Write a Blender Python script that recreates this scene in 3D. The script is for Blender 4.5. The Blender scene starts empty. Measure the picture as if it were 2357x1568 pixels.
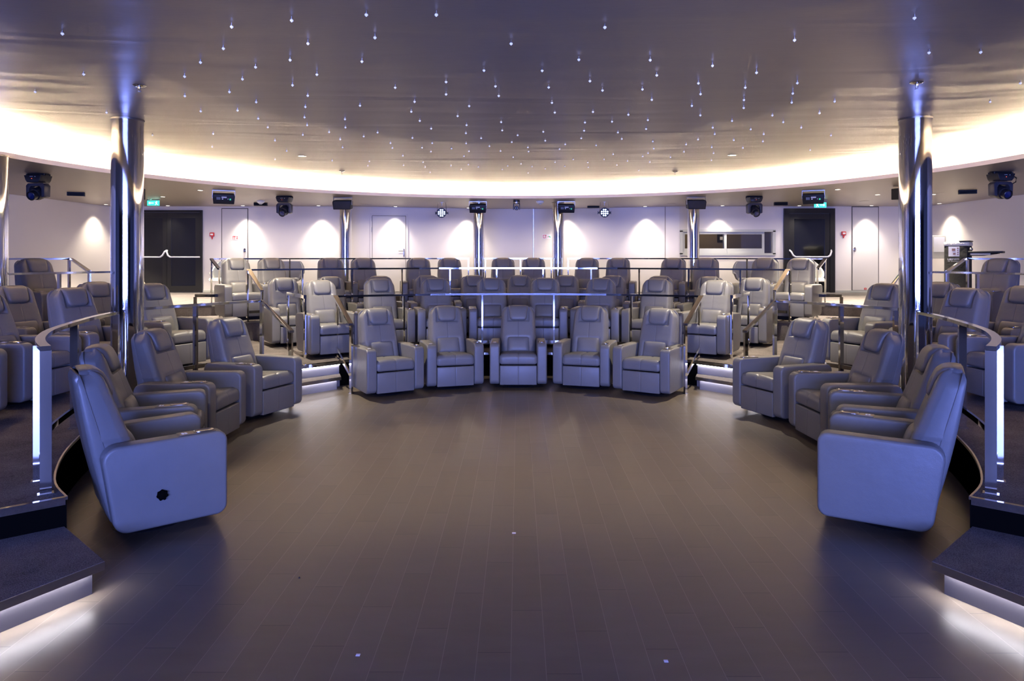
import bpy, bmesh, math, random
from mathutils import Vector, Matrix
random.seed(7)
PI=math.pi
S=bpy.context.scene
COL=S.collection
F=1571.0; CX=1193.0; CY=591.0; H=1.785
R=math.radians
def unp(px,py,z):
    Y=(H-z)*F/(py-CY); return ((px-CX)/F*Y, Y)
SC=(0,8.45); CZ=3.20
def cz(r):
    return 3.15+.0027*r*r if r<4.3 else 3.20+.0232*(r-4.3)+.03*(r-4.3)**2
def unpc(px,py,drop=0):
    z=3.2
    for _ in range(12):
        x,y=unp(px,py,z-drop); z=z*.3+.7*cz(math.hypot(x,y-SC[1]))
    x,y=unp(px,py,z-drop); return x,y,z
def atY(px,py,Y): return ((px-CX)/F*Y, Y, H-(py-CY)/F*Y)
# ---------------------------------------------------------------- materials
def new_mat(name):
    m=bpy.data.materials.new(name); m.use_nodes=True
    nt=m.node_tree; return m,nt,nt.nodes['Principled BSDF']
def pmat(name,col,rough=.5,metal=0.,spec=.5,emit=None,es=0.,bump=None,coat=0):
    m,nt,b=new_mat(name)
    b.inputs['Base Color'].default_value=(*col,1); b.inputs['Roughness'].default_value=rough
    b.inputs['Metallic'].default_value=metal; b.inputs['Specular IOR Level'].default_value=spec
    b.inputs['Coat Weight'].default_value=coat
    if emit: b.inputs['Emission Color'].default_value=(*emit,1); b.inputs['Emission Strength'].default_value=es
    if bump:
        n=nt.nodes.new('ShaderNodeTexNoise'); n.inputs['Scale'].default_value=bump[0]; n.inputs['Detail'].default_value=4
        tc=nt.nodes.new('ShaderNodeTexCoord'); nt.links.new(tc.outputs['Object'],n.inputs['Vector'])
        bp=nt.nodes.new('ShaderNodeBump'); bp.inputs['Strength'].default_value=bump[1]; bp.inputs['Distance'].default_value=bump[2]
        nt.links.new(n.outputs['Fac'],bp.inputs['Height']); nt.links.new(bp.outputs['Normal'],b.inputs['Normal'])
    return m
def math_node(nt,op,a,b=None,c=None):
    n=nt.nodes.new('ShaderNodeMath'); n.operation=op
    for i,v in enumerate((a,b,c)):
        if v is None: continue
        if isinstance(v,(int,float)): n.inputs[i].default_value=v
        else: nt.links.new(v,n.inputs[i])
    return n.outputs[0]
def leather(name,seam):
    m,nt,b=new_mat(name)
    tc=nt.nodes.new('ShaderNodeTexCoord'); sep=nt.nodes.new('ShaderNodeSeparateXYZ'); nt.links.new(tc.outputs['Object'],sep.inputs[0])
    n1=nt.nodes.new('ShaderNodeTexNoise'); n1.inputs['Scale'].default_value=7; n1.inputs['Detail'].default_value=3; nt.links.new(tc.outputs['Object'],n1.inputs['Vector'])
    n2=nt.nodes.new('ShaderNodeTexNoise'); n2.inputs['Scale'].default_value=220; n2.inputs['Detail'].default_value=2; nt.links.new(tc.outputs['Object'],n2.inputs['Vector'])
    mr=nt.nodes.new('ShaderNodeMapRange'); mr.inputs['To Min'].default_value=.93; mr.inputs['To Max'].default_value=1.07; nt.links.new(n1.outputs['Fac'],mr.inputs['Value'])
    fac=mr.outputs[0]
    h=math_node(nt,'ADD',math_node(nt,'MULTIPLY',n1.outputs['Fac'],.005),math_node(nt,'MULTIPLY',n2.outputs['Fac'],.0006))
    if seam:
        ax=math_node(nt,'ABSOLUTE',sep.outputs['X'])
        g=math_node(nt,'LESS_THAN',ax,.0022)
        fac=math_node(nt,'MULTIPLY',fac,math_node(nt,'SUBTRACT',1.0,math_node(nt,'MULTIPLY',g,.38)))
        s=nt.nodes.new('ShaderNodeMapRange'); s.inputs['From Max'].default_value=.012; s.inputs['To Min'].default_value=-.003; s.inputs['To Max'].default_value=0
        nt.links.new(ax,s.inputs['Value']); h=math_node(nt,'ADD',h,s.outputs[0])
    mx=nt.nodes.new('ShaderNodeMix'); mx.data_type='RGBA'; mx.blend_type='MULTIPLY'; mx.inputs['Factor'].default_value=1
    mx.inputs['A'].default_value=(.148,.146,.143,1)
    cmb=nt.nodes.new('ShaderNodeCombineColor')
    for k in range(3): nt.links.new(fac,cmb.inputs[k])
    nt.links.new(cmb.outputs[0],mx.inputs['B']); nt.links.new(mx.outputs['Result'],b.inputs['Base Color'])
    b.inputs['Roughness'].default_value=.42; b.inputs['Specular IOR Level'].default_value=.45
    bp=nt.nodes.new('ShaderNodeBump'); bp.inputs['Strength'].default_value=.7; bp.inputs['Distance'].default_value=1.0
    nt.links.new(h,bp.inputs['Height']); nt.links.new(bp.outputs['Normal'],b.inputs['Normal'])
    return m
M={}
M['leather']=leather('grey_leather',True)
M['leather_plain']=leather('grey_leather_plain',False)
M['chrome']=pmat('polished_steel',(.82,.80,.78),.06,1)
M['steel']=pmat('brushed_steel',(.45,.42,.39),.3,1)
M['bowl']=pmat('cup_steel',(.8,.8,.82),.18,1)
M['plate']=pmat('bronze_plate',(.22,.19,.16),.35,.7)
M['black']=pmat('black_plastic',(.010,.010,.012),.5,0,.3)
M['blackgloss']=pmat('black_lacquer',(.003,.003,.003),.9,0,.0)
M['darkhead']=pmat('lamp_housing',(.025,.025,.032),.32,.2)
M['white']=pmat('white_plastic',(.8,.8,.8),.4)
M['ink']=pmat('print_white',(.75,.75,.75),.5)
M['red']=pmat('red_plastic',(.62,.03,.025),.4)
M['wall']=pmat('wall_laminate',(.72,.67,.63),.55,bump=(260,.12,.001))
M['wall_dark']=pmat('stage_wall_panel',(.02,.02,.022),.7)
M['doorgrey']=pmat('door_laminate',(.66,.62,.585),.5)
M['gap']=pmat('shadow_gap',(.10,.09,.085),.5)
M['frame_grey']=pmat('aluminium_frame',(.52,.52,.47),.45,.2)
M['darkdoor']=pmat('door_black_frame',(.011,.0105,.010),.35)
M['darkglass']=pmat('door_dark_glass',(.008,.008,.008),.08,0,.5)
M['cream']=pmat('tub_chair_leather',(.58,.59,.56),.4)
M['creamdark']=pmat('tub_chair_shell',(.26,.25,.24),.45)
M['booth']=pmat('booth_wall',(.16,.125,.09),.6)
M['counter']=pmat('booth_counter',(.65,.56,.42),.4)
M['riser']=pmat('riser_panel',(.30,.29,.32),.35,.1,bump=(40,.2,.001))
M['soffit']=None
M['blue']=pmat('lens_blue',(.02,.03,.12),.1)
M['tape']=pmat('white_tape',(.85,.85,.92),.6)
M['poly']=pmat('wrinkled_film',(.55,.55,.52),.2,.0,.8,bump=(45,.9,.02))
M['led_cool']=pmat('led_cool',(.9,.9,1),.5,emit=(.93,.90,1.0),es=26)
M['led_warm']=pmat('cove_led',(1,.95,.9),.5,emit=(1.0,.79,.54),es=290)
M['lamp']=pmat('downlight_lens',(1,1,1),.5,emit=(1,.93,.8),es=9)
M['star']=pmat('star_crystal',(.9,.9,.95),.1,emit=(.85,.88,1),es=.4)
M['parled']=pmat('par_led',(1,1,1),.4,emit=(.75,.88,1),es=2.2)
M['exit']=pmat('exit_green',(.05,.5,.4),.4,emit=(.05,.62,.45),es=1.6)
M['exitw']=pmat('exit_white',(.9,1,1),.4,emit=(.75,1,.95),es=1.8)
M['greenled']=pmat('green_mark',(.05,.5,.25),.4,emit=(.05,.6,.25),es=.6)
M['redled']=pmat('red_dot',(.9,.1,.05),.4,emit=(1,.15,.08),es=1.0)
M['greymark']=pmat('grey_print',(.12,.14,.2),.5)
M['green']=pmat('sign_green',(.03,.45,.22),.5)
def glass():
    m=bpy.data.materials.new('window_glass'); m.use_nodes=True; nt=m.node_tree; nt.nodes.clear()
    o=nt.nodes.new('ShaderNodeOutputMaterial'); t=nt.nodes.new('ShaderNodeBsdfTransparent'); t.inputs[0].default_value=(.85,.85,.82,1)
    g=nt.nodes.new('ShaderNodeBsdfGlossy'); g.inputs['Roughness'].default_value=.02
    f=nt.nodes.new('ShaderNodeFresnel'); f.inputs[0].default_value=1.6
    mx=nt.nodes.new('ShaderNodeMixShader'); nt.links.new(f.outputs[0],mx.inputs[0]); nt.links.new(t.outputs[0],mx.inputs[1]); nt.links.new(g.outputs[0],mx.inputs[2]); nt.links.new(mx.outputs[0],o.inputs[0]); return m
M['glass']=glass()
def carpet():
    m,nt,b=new_mat('carpet')
    tc=nt.nodes.new('ShaderNodeTexCoord')
    n1=nt.nodes.new('ShaderNodeTexNoise'); n1.inputs['Scale'].default_value=190; n1.inputs['Detail'].default_value=3
    n2=nt.nodes.new('ShaderNodeTexNoise'); n2.inputs['Scale'].default_value=3.5; n2.inputs['Detail'].default_value=4; n2.inputs['Distortion'].default_value=.6
    for n in(n1,n2): nt.links.new(tc.outputs['Object'],n.inputs['Vector'])
    v=math_node(nt,'ADD',math_node(nt,'MULTIPLY',n1.outputs['Fac'],.9),math_node(nt,'MULTIPLY',n2.outputs['Fac'],.35))
    cr=nt.nodes.new('ShaderNodeValToRGB'); cr.color_ramp.elements[0].position=.42; cr.color_ramp.elements[0].color=(.040,.035,.036,1)
    cr.color_ramp.elements[1].position=.85; cr.color_ramp.elements[1].color=(.20,.178,.172,1)
    nt.links.new(v,cr.inputs[0]); nt.links.new(cr.outputs[0],b.inputs['Base Color']); b.inputs['Roughness'].default_value=.95; b.inputs['Specular IOR Level'].default_value=.1
    bp=nt.nodes.new('ShaderNodeBump'); bp.inputs['Strength'].default_value=.8; bp.inputs['Distance'].default_value=.006
    nt.links.new(n1.outputs['Fac'],bp.inputs['Height']); nt.links.new(bp.outputs['Normal'],b.inputs['Normal']); return m
M['carpet']=carpet(); M['riser_dark']=pmat('riser_dark_panel',(.05,.047,.055),.35,bump=(40,.2,.001)); M['led_near']=pmat('led_near',(.9,.9,1),.5,emit=(.97,.93,1.0),es=150)
def tiles():
    m,nt,b=new_mat('stage_tiles')
    tc=nt.nodes.new('ShaderNodeTexCoord'); sp=nt.nodes.new('ShaderNodeSeparateXYZ'); nt.links.new(tc.outputs['Object'],sp.inputs[0])
    u=math_node(nt,'DIVIDE',math_node(nt,'SUBTRACT',sp.outputs['X'],.12),.1525); cu=math_node(nt,'FLOOR',u); fu=math_node(nt,'SUBTRACT',u,cu)
    jit=nt.nodes.new('ShaderNodeTexWhiteNoise'); jit.noise_dimensions='1D'; nt.links.new(cu,jit.inputs['W'])
    off=math_node(nt,'ADD',math_node(nt,'MULTIPLY',cu,.36),math_node(nt,'MULTIPLY',jit.outputs[0],.06))
    v=math_node(nt,'DIVIDE',math_node(nt,'SUBTRACT',math_node(nt,'SUBTRACT',sp.outputs['Y'],.16),off),.908); cv=math_node(nt,'FLOOR',v); fv=math_node(nt,'SUBTRACT',v,cv)
    def edge(f,w): 
        d=math_node(nt,'MINIMUM',f,math_node(nt,'SUBTRACT',1.0,f)); return math_node(nt,'LESS_THAN',d,w)
    g=math_node(nt,'MAXIMUM',edge(fu,.007),edge(fv,.0020))
    wn=nt.nodes.new('ShaderNodeTexWhiteNoise'); wn.noise_dimensions='2D'; cb=nt.nodes.new('ShaderNodeCombineXYZ'); nt.links.new(cu,cb.inputs[0]); nt.links.new(cv,cb.inputs[1]); nt.links.new(cb.outputs[0],wn.inputs['Vector'])
    mp=nt.nodes.new('ShaderNodeMapping'); mp.inputs['Scale'].default_value=(1.2,5,1); nt.links.new(tc.outputs['Object'],mp.inputs[0])
    n=nt.nodes.new('ShaderNodeTexNoise'); n.inputs['Scale'].default_value=2.2; n.inputs['Detail'].default_value=6; nt.links.new(mp.outputs[0],n.inputs['Vector'])
    va=math_node(nt,'ADD',math_node(nt,'MULTIPLY',wn.outputs[0],.22),math_node(nt,'MULTIPLY',n.outputs['Fac'],.6))
    cr=nt.nodes.new('ShaderNodeValToRGB'); cr.color_ramp.elements[0].position=.2; cr.color_ramp.elements[0].color=(.090,.074,.058,1)
    cr.color_ramp.elements[1].position=.7; cr.color_ramp.elements[1].color=(.135,.112,.088,1); nt.links.new(va,cr.inputs[0])
    mx=nt.nodes.new('ShaderNodeMix'); mx.data_type='RGBA'; nt.links.new(g,mx.inputs['Factor']); nt.links.new(cr.outputs[0],mx.inputs['A']); gc=nt.nodes.new('ShaderNodeMix'); gc.data_type='RGBA'; nt.links.new(edge(fu,.008),gc.inputs['Factor']); gc.inputs['A'].default_value=(.03,.028,.026,1); gc.inputs['B'].default_value=(.21,.19,.165,1); nt.links.new(gc.outputs['Result'],mx.inputs['B'])
    nt.links.new(mx.outputs['Result'],b.inputs['Base Color'])
    rg=nt.nodes.new('ShaderNodeMapRange'); rg.inputs['To Min'].default_value=.30; rg.inputs['To Max'].default_value=.44; nt.links.new(n.outputs['Fac'],rg.inputs['Value']); nt.links.new(rg.outputs[0],b.inputs['Roughness'])
    bp=nt.nodes.new('ShaderNodeBump'); bp.inputs['Strength'].default_value=.5; bp.inputs['Distance'].default_value=.002
    hh=math_node(nt,'SUBTRACT',math_node(nt,'MULTIPLY',n.outputs['Fac'],.3),g); nt.links.new(hh,bp.inputs['Height']); nt.links.new(bp.outputs['Normal'],b.inputs['Normal'])
    b.inputs['Specular IOR Level'].default_value=.5
    return m
M['tiles']=tiles()
def metalceil(name,col,rough,metal,amp):
    m,nt,b=new_mat(name)
    tc=nt.nodes.new('ShaderNodeTexCoord'); mp=nt.nodes.new('ShaderNodeMapping'); mp.inputs['Scale'].default_value=(.55,3.2,1); nt.links.new(tc.outputs['Object'],mp.inputs[0])
    n=nt.nodes.new('ShaderNodeTexNoise'); n.inputs['Scale'].default_value=.7; n.inputs['Detail'].default_value=1.5; n.inputs['Distortion'].default_value=.6; nt.links.new(mp.outputs[0],n.inputs['Vector'])
    mp2=nt.nodes.new('ShaderNodeMapping'); mp2.inputs['Scale'].default_value=(8,260,1); nt.links.new(tc.outputs['Object'],mp2.inputs[0])
    n2=nt.nodes.new('ShaderNodeTexNoise'); n2.inputs['Scale'].default_value=1; n2.inputs['Detail'].default_value=2; nt.links.new(mp2.outputs[0],n2.inputs['Vector'])
    h=math_node(nt,'ADD',math_node(nt,'MULTIPLY',n.outputs['Fac'],amp),math_node(nt,'MULTIPLY',n2.outputs['Fac'],.0006))
    bp=nt.nodes.new('ShaderNodeBump'); bp.inputs['Strength'].default_value=1; bp.inputs['Distance'].default_value=1; nt.links.new(h,bp.inputs['Height']); nt.links.new(bp.outputs['Normal'],b.inputs['Normal'])
    mr=nt.nodes.new('ShaderNodeMix'); mr.data_type='RGBA'; nt.links.new(n2.outputs['Fac'],mr.inputs['Factor'])
    mr.inputs['A'].default_value=(*[c*.9 for c in col],1); mr.inputs['B'].default_value=(*[min(1,c*1.1) for c in col],1)
    nt.links.new(mr.outputs['Result'],b.inputs['Base Color'])
    b.inputs['Roughness'].default_value=rough; b.inputs['Metallic'].default_value=metal
    return m
M['ceil']=metalceil('ceiling_metal_film',(.47,.40,.33),.36,.55,.02)
M['soffit']=metalceil('soffit_film',(.40,.35,.30),.42,.45,.006)
# ---------------------------------------------------------------- mesh helpers
def mesh_obj(name,bm,mats,parent=None,smooth=False,loc=None):
    bmesh.ops.recalc_face_normals(bm,faces=bm.faces)
    me=bpy.data.meshes.new(name); bm.to_mesh(me); bm.free()
    if not isinstance(mats,(list,tuple)): mats=[mats]
    for m in mats: me.materials.append(m)
    if smooth:
        for p in me.polygons: p.use_smooth=True
        try: me.set_sharp_from_angle(angle=R(smooth if smooth is not True else 40))
        except Exception: pass
    o=bpy.data.objects.new(name,me); COL.objects.link(o)
    if parent is not None: o.parent=parent
    if loc is not None: o.location=loc
    return o
def tag(o,label,cat,group=None,kind=None):
    o['label']=label; o['category']=cat
    if group:o['group']=group
    if kind:o['kind']=kind
    return o
def thing(name,label,cat,loc=(0,0,0),rz=0,group=None):
    o=bpy.data.objects.new(name,None); COL.objects.link(o); o.empty_display_size=.1
    o.location=loc; o.rotation_euler=(0,0,rz); return tag(o,label,cat,group)
def struct(name,bm,mats,smooth=False,parent=None):
    o=mesh_obj(name,bm,mats,parent,smooth)
    if parent is None: o['kind']='structure'
    return o
def copy_tree(o,parent=None):
    c=o.copy(); COL.objects.link(c)
    if parent is not None: c.parent=parent
    for ch in list(o.children): copy_tree(ch,c)
    return c
def box(bm,x0,x1,y0,y1,z0,z1,mi=0,bev=0,mat=None):
    vs=[bm.verts.new((x,y,z)) for x in(x0,x1) for y in(y0,y1) for z in(z0,z1)]
    idx=[(0,1,3,2),(4,6,7,5),(0,4,5,1),(2,3,7,6),(0,2,6,4),(1,5,7,3)]
    fs=[bm.faces.new([vs[i] for i in f]) for f in idx]
    for f in fs:f.material_index=mi
    if bev:
        es=list({e for f in fs for e in f.edges})
        r=bmesh.ops.bevel(bm,geom=es,offset=bev,segments=3,affect='EDGES',profile=.5)
        for f in r['faces']: f.material_index=mi
        vs=list({v for f in r['faces'] for v in f.verts}|{v for v in vs if v.is_valid})
    if mat is not None:
        vv=[v for v in vs if v.is_valid]
        bmesh.ops.transform(bm,matrix=mat,verts=vv)
    return vs
def cyl(bm,c,r,h,axis='z',seg=24,mi=0,r2=None,caps=True):
    r2=r if r2 is None else r2
    rings=[]
    for k,(t,rr) in enumerate(((0,r),(h,r2))):
        ring=[]
        for i in range(seg):
            a=2*PI*i/seg; p=(rr*math.cos(a),rr*math.sin(a),t)
            if axis=='y': p=(p[0],p[2],p[1])
            if axis=='x': p=(p[2],p[0],p[1])
            ring.append(bm.verts.new((c[0]+p[0],c[1]+p[1],c[2]+p[2])))
        rings.append(ring)
    for i in range(seg):
        f=bm.faces.new((rings[0][i],rings[0][(i+1)%seg],rings[1][(i+1)%seg],rings[1][i])); f.material_index=mi
    if caps:
        for ring in rings: bm.faces.new(ring).material_index=mi
def lathe(bm,prof,c=(0,0,0),seg=32,mi=0,a0=0,a1=2*PI,closed=True):
    rings=[]
    n=seg if closed else seg+1
    for i in range(n):
        a=a0+(a1-a0)*i/seg
        rings.append([bm.verts.new((c[0]+r*math.cos(a),c[1]+r*math.sin(a),c[2]+z)) for r,z in prof])
    for i in range(seg):
        A=rings[i];B=rings[(i+1)%n]
        for k in range(len(prof)-1):
            try:f=bm.faces.new((A[k],A[k+1],B[k+1],B[k])); f.material_index=mi
            except Exception: pass
    return rings
def rpoly(pts,rad,seg=6):
    out=[]; n=len(pts)
    for i,p in enumerate(pts):
        p=Vector(p); a=(Vector(pts[i-1])-p).normalized(); b=(Vector(pts[(i+1)%n])-p).normalized()
        r=rad[i] if isinstance(rad,(list,tuple)) else rad
        if r<=0: out.append(tuple(p)); continue
        ang=a.angle(b); t=r/math.tan(ang/2); c=p+(a+b).normalized()*(r/math.sin(ang/2))
        s=p+a*t-c; e=p+b*t-c
        a0=math.atan2(s.y,s.x); a1=math.atan2(e.y,e.x); d=a1-a0
        while d>PI:d-=2*PI
        while d<-PI:d+=2*PI
        for k in range(seg+1):
            th=a0+d*k/seg; out.append((c.x+r*math.cos(th),c.y+r*math.sin(th)))
    return out
def inset(pts,d):
    n=len(pts); area=sum(pts[i-1][0]*pts[i][1]-pts[i][0]*pts[i-1][1] for i in range(n)); s=1 if area>0 else -1
    out=[]
    for i in range(n):
        a=Vector(pts[i-1]);p=Vector(pts[i]);b=Vector(pts[(i+1)%n])
        t=(b-a); t=t.normalized() if t.length>1e-9 else Vector((1,0)); nrm=Vector((-t.y,t.x))*s
        out.append((p.x+nrm.x*d,p.y+nrm.y*d))
    return out
def soft_prism(bm,pts,x0,x1,bev,seg=4,mi=0,plane='yz'):
    rings=[]
    hs=[]
    for k in range(seg+1): 
        ph=PI/2*k/seg; hs.append((x0+bev*(1-math.sin(ph)) if False else x0+bev-bev*math.cos(ph), bev*(1-math.sin(ph))))
    hs2=[(x1-(h-x0),d) for h,d in hs][::-1]
    for x,d in hs+hs2:
        q=inset(pts,d)
        if plane=='yz': rings.append([bm.verts.new((x,a,b)) for a,b in q])
        elif plane=='xz': rings.append([bm.verts.new((a,x,b)) for a,b in q])
        else: rings.append([bm.verts.new((a,b,x)) for a,b in q])
    n=len(pts)
    for A,B in zip(rings,rings[1:]):
        for i in range(n): bm.faces.new((A[i],A[(i+1)%n],B[(i+1)%n],B[i])).material_index=mi
    bm.faces.new(rings[0]).material_index=mi; bm.faces.new(rings[-1]).material_index=mi
def slab(bm,poly,z0,z1,mt=0,ms=1):
    b=[bm.verts.new((x,y,z0)) for x,y in poly]; t=[bm.verts.new((x,y,z1)) for x,y in poly]
    n=len(poly)
    f=bm.faces.new(t); f.material_index=mt
    f2=bm.faces.new(b); f2.material_index=ms
    for i in range(n): bm.faces.new((b[i],b[(i+1)%n],t[(i+1)%n],t[i])).material_index=ms
def sweep(bm,pts,w,h,mi=0,side=None):
    """rectangular bar along a 3D polyline, w across (horizontal), h up; mitred"""
    P=[Vector(p) for p in pts]; rings=[]
    n=len(P)
    for i in range(n):
        ds=[]
        if i>0: ds.append((P[i]-P[i-1]).normalized())
        if i<n-1: ds.append((P[i+1]-P[i]).normalized())
        hs=[Vector((d.x,d.y,0)) for d in ds]
        hs=[x.normalized() if x.length>1e-4 else Vector((1,0,0)) for x in hs]
        t=sum(hs,Vector()); t=t.normalized() if t.length>1e-6 else hs[0]
        nn=Vector((-t.y,t.x,0)); k=1/max(.4,nn.dot(Vector((-hs[0].y,hs[0].x,0))))
        nn*=k*w/2
        T=sum(ds,Vector()).normalized()
        up=Vector((0,0,1))*(h/2)
        rings.append([bm.verts.new(P[i]+a*nn+b*up) for a,b in((-1,-1),(1,-1),(1,1),(-1,1))])
    for A,B in zip(rings,rings[1:]):
        for i in range(4): bm.faces.new((A[i],A[(i+1)%4],B[(i+1)%4],B[i])).material_index=mi
    bm.faces.new(rings[0]).material_index=mi; bm.faces.new(rings[-1]).material_index=mi
def tube(bm,pts,r,seg=8,mi=0):
    P=[Vector(p) for p in pts]; rings=[]
    for i,p in enumerate(P):
        d=(P[min(i+1,len(P)-1)]-P[max(i-1,0)]).normalized()
        u=d.cross(Vector((0,0,1))); u=u.normalized() if u.length>1e-3 else Vector((1,0,0)); v=d.cross(u)
        rings.append([bm.verts.new(p+u*r*math.cos(2*PI*k/seg)+v*r*math.sin(2*PI*k/seg)) for k in range(seg)])
    for A,B in zip(rings,rings[1:]):
        for i in range(seg): bm.faces.new((A[i],A[(i+1)%seg],B[(i+1)%seg],B[i])).material_index=mi
    bm.faces.new(rings[0]).material_index=mi; bm.faces.new(rings[-1]).material_index=mi
def NB(): return bmesh.new()
# ---------------------------------------------------------------- recliner
AW=(.253,.384); YF=-.395; YR=.345; AT=.622; AB=.068
# front surface of the backrest as a side profile (y,z) from seat up over the crest
FP=[(.085,.36),(.10,.44),(.135,.54),(.165,.63),(.20,.72),(.235,.82),(.265,.90),(.29,.97),(.312,1.02),(.335,1.048),(.365,1.062),(.395,1.06)]
def fpz(z):
    for (y0,z0),(y1,z1) in zip(FP,FP[1:]):
        if z0<=z<=z1: t=(z-z0)/(z1-z0); return y0+(y1-y0)*t
    return FP[0][0]
_L=[0]
for a,b in zip(FP,FP[1:]): _L.append(_L[-1]+math.hypot(b[0]-a[0],b[1]-a[1]))
def fps(s):
    s=max(0,min(s,_L[-1]-1e-6))
    for i in range(len(FP)-1):
        if _L[i]<=s<=_L[i+1]:
            t=(s-_L[i])/(_L[i+1]-_L[i]); a,b=FP[i],FP[i+1]
            y=a[0]+(b[0]-a[0])*t; z=a[1]+(b[1]-a[1])*t
            def nrm(j):
                j0=max(0,j-1);j1=min(len(FP)-1,j+1); d=Vector((FP[j1][0]-FP[j0][0],FP[j1][1]-FP[j0][1])).normalized(); return Vector((-d.y,d.x))
            n=(nrm(i)*(1-t)+nrm(i+1)*t).normalized(); return y,z,n
def s_of_z(z):
    for i in range(len(FP)-1):
        if FP[i][1]<=z<=FP[i+1][1]: return _L[i]+(_L[i+1]-_L[i])*(z-FP[i][1])/(FP[i+1][1]-FP[i][1])
def bw(z):
    if z<.64: w=.247
    else: w=.253-(z-.64)*.055
    if z>.965:
        t=(z-.965)/.097; t=min(t,1); w-= .085*(1-math.sqrt(max(0,1-t*t)))
    return w
def backrest_bm():
    bm=NB(); N=60; M_=48; smax=_L[-1]
    sA=s_of_z(.87); sB=smax; 
    grid=[]
    for j in range(N+1):
        s=smax*j/N; y,z,n=fps(s); w=bw(z) if z<1.062 else bw(1.062)
        row=[]
        for i in range(M_+1):
            u=-1+2*i/M_; 
            x=w*math.sin(u*PI/2) if abs(u)>.0 else 0
            x=w*(1-(1-abs(u))**1.3)*(1 if u>=0 else -1)
            e=abs(x)/w
            crown=.022*(1-e**4)
            # hollow around the headrest and the lumbar roll
            hr=0
            if s>sA-.02:
                q=max(0,1-(abs(x)/.158)**14)*min(1,(s-sA+.02)/.016); hr=-.030*q
            dent=0
            zz=(z-.53)/.13
            dent=-.012*max(0,1-(x/.175)**10)*max(0,1-zz**6)
            edge=-.05*max(0,(e-.80)/.2)**2.2*(1-.75*max(0,n.y)**2); hr*=1-max(0,n.y)**1.5
            k=crown+hr+dent+edge
            row.append(bm.verts.new((x,y-n.x*0+ -k*abs(n.x)*0 + n.x*k, z+n.y*k)))
        grid.append(row)
    for j in range(N):
        for i in range(M_): bm.faces.new((grid[j][i],grid[j][i+1],grid[j+1][i+1],grid[j+1][i]))
    # side walls back to the seam
    def seam(z): return .17+(z-.11)*(.425-.17)/(1.06-.11)+.004
    for side in (0,M_):
        prev=None
        for j in range(N+1):
            v=grid[j][side]; z=v.co.z; ys=max(seam(z),v.co.y+.004)
            w=bm.verts.new((v.co.x*1.0,ys,min(z,1.055)))
            if prev: bm.faces.new((prev[0],v,w,prev[1]))
            prev=(v,w)
    # top closure and rear face
    top=grid[N]
    rear=[bm.verts.new((v.co.x,.425,v.co.z-.004)) for v in top]
    for i in range(M_): bm.faces.new((top[i],top[i+1],rear[i+1],rear[i]))
    return bm
def shell_bm():
    """rear shell of the back, lofted rounded rectangles"""
    bm=NB(); lv=[]
    zs=[.11,.13,.2,.36,.5,.62,.72,.82,.92,.97,1.0,1.02,1.035,1.046,1.052]
    for z in zs:
        t=(z-.11)/(1.06-.11)
        yr=.262+t*(.452-.262)+.02*math.sin(t*PI); ysm=.17+(z-.11)*(.425-.17)/(1.06-.11)
        w=bw(z)+.004 if z>.6 else .245
        if z<.2: w-=.02*(.2-z)/.09
        if z>1.0: yr-=.03*((z-1.0)/.052)**2
        yr=max(yr,ysm+.014); lv.append((z,ysm,yr,w))
    rings=[]
    for z,y0,y1,w in lv:
        r=min(.035,(y1-y0)*.4)
        p=rpoly([(-w,y0),(w,y0),(w,y1),(-w,y1)],[.004,.004,r,r],4)
        rings.append([bm.verts.new((x,y,z)) for x,y in p])
    n=len(rings[0])
    for A,B in zip(rings,rings[1:]):
        for i in range(n): bm.faces.new((A[i],A[(i+1)%n],B[(i+1)%n],B[i]))
    bm.faces.new(rings[0]); bm.faces.new(rings[-1])
    return bm
def pillow_bm(s0,s1,wb,wt,d,px,pz,corner,base=.004,crease=0):
    """pillow lying on the backrest front between arc lengths s0..s1"""
    bm=NB(); N=22; rows=[]
    out=rpoly([(-wb,0),(wb,0),(wt,1),(-wt,1)],0)
    Hh=(s1-s0)
    def halfw(t):
        w=wb+(wt-wb)*t
        c=corner
        if t*Hh<c: w-= c-math.sqrt(max(0,c*c-(c-t*Hh)**2))
        ct=min(corner,.02)
        if (1-t)*Hh<ct: w-= ct-math.sqrt(max(0,ct*ct-(ct-(1-t)*Hh)**2))
        return w
    for j in range(N+1):
        t=j/N; t=.5-.5*math.cos(PI*t); s=s0+Hh*t; w=halfw(min(max(t,.0),1)); y,z,n=fps(s)
        row=[]
        for i in range(N+1):
            u=-math.cos(PI*i/N); x=w*u
            b=(max(0,1-abs(u)**px)**.5)*(max(0,1-abs(2*t-1)**pz)**.5)
            cr=.022*(1-(abs(x)/.25)**4)
            k=(cr-.018+base+d*b)*(1-.55*max(0,n.y)**2)
            row.append(bm.verts.new((x,y+n.x*k,z+n.y*k)))
        rows.append(row)
    for j in range(N):
        for i in range(N): bm.faces.new((rows[j][i],rows[j][i+1],rows[j+1][i+1],rows[j+1][i]))
    # closing skirt into the back
    bmesh.ops.remove_doubles(bm,verts=bm.verts,dist=1e-5)
    ed=[e for e in bm.edges if len(e.link_faces)==1]
    r=bmesh.ops.extrude_edge_only(bm,edges=ed)
    vs=[g for g in r['geom'] if isinstance(g,bmesh.types.BMVert)]
    for v in vs: v.co.y+=.022; v.co.z-=.004
    return bm
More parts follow.
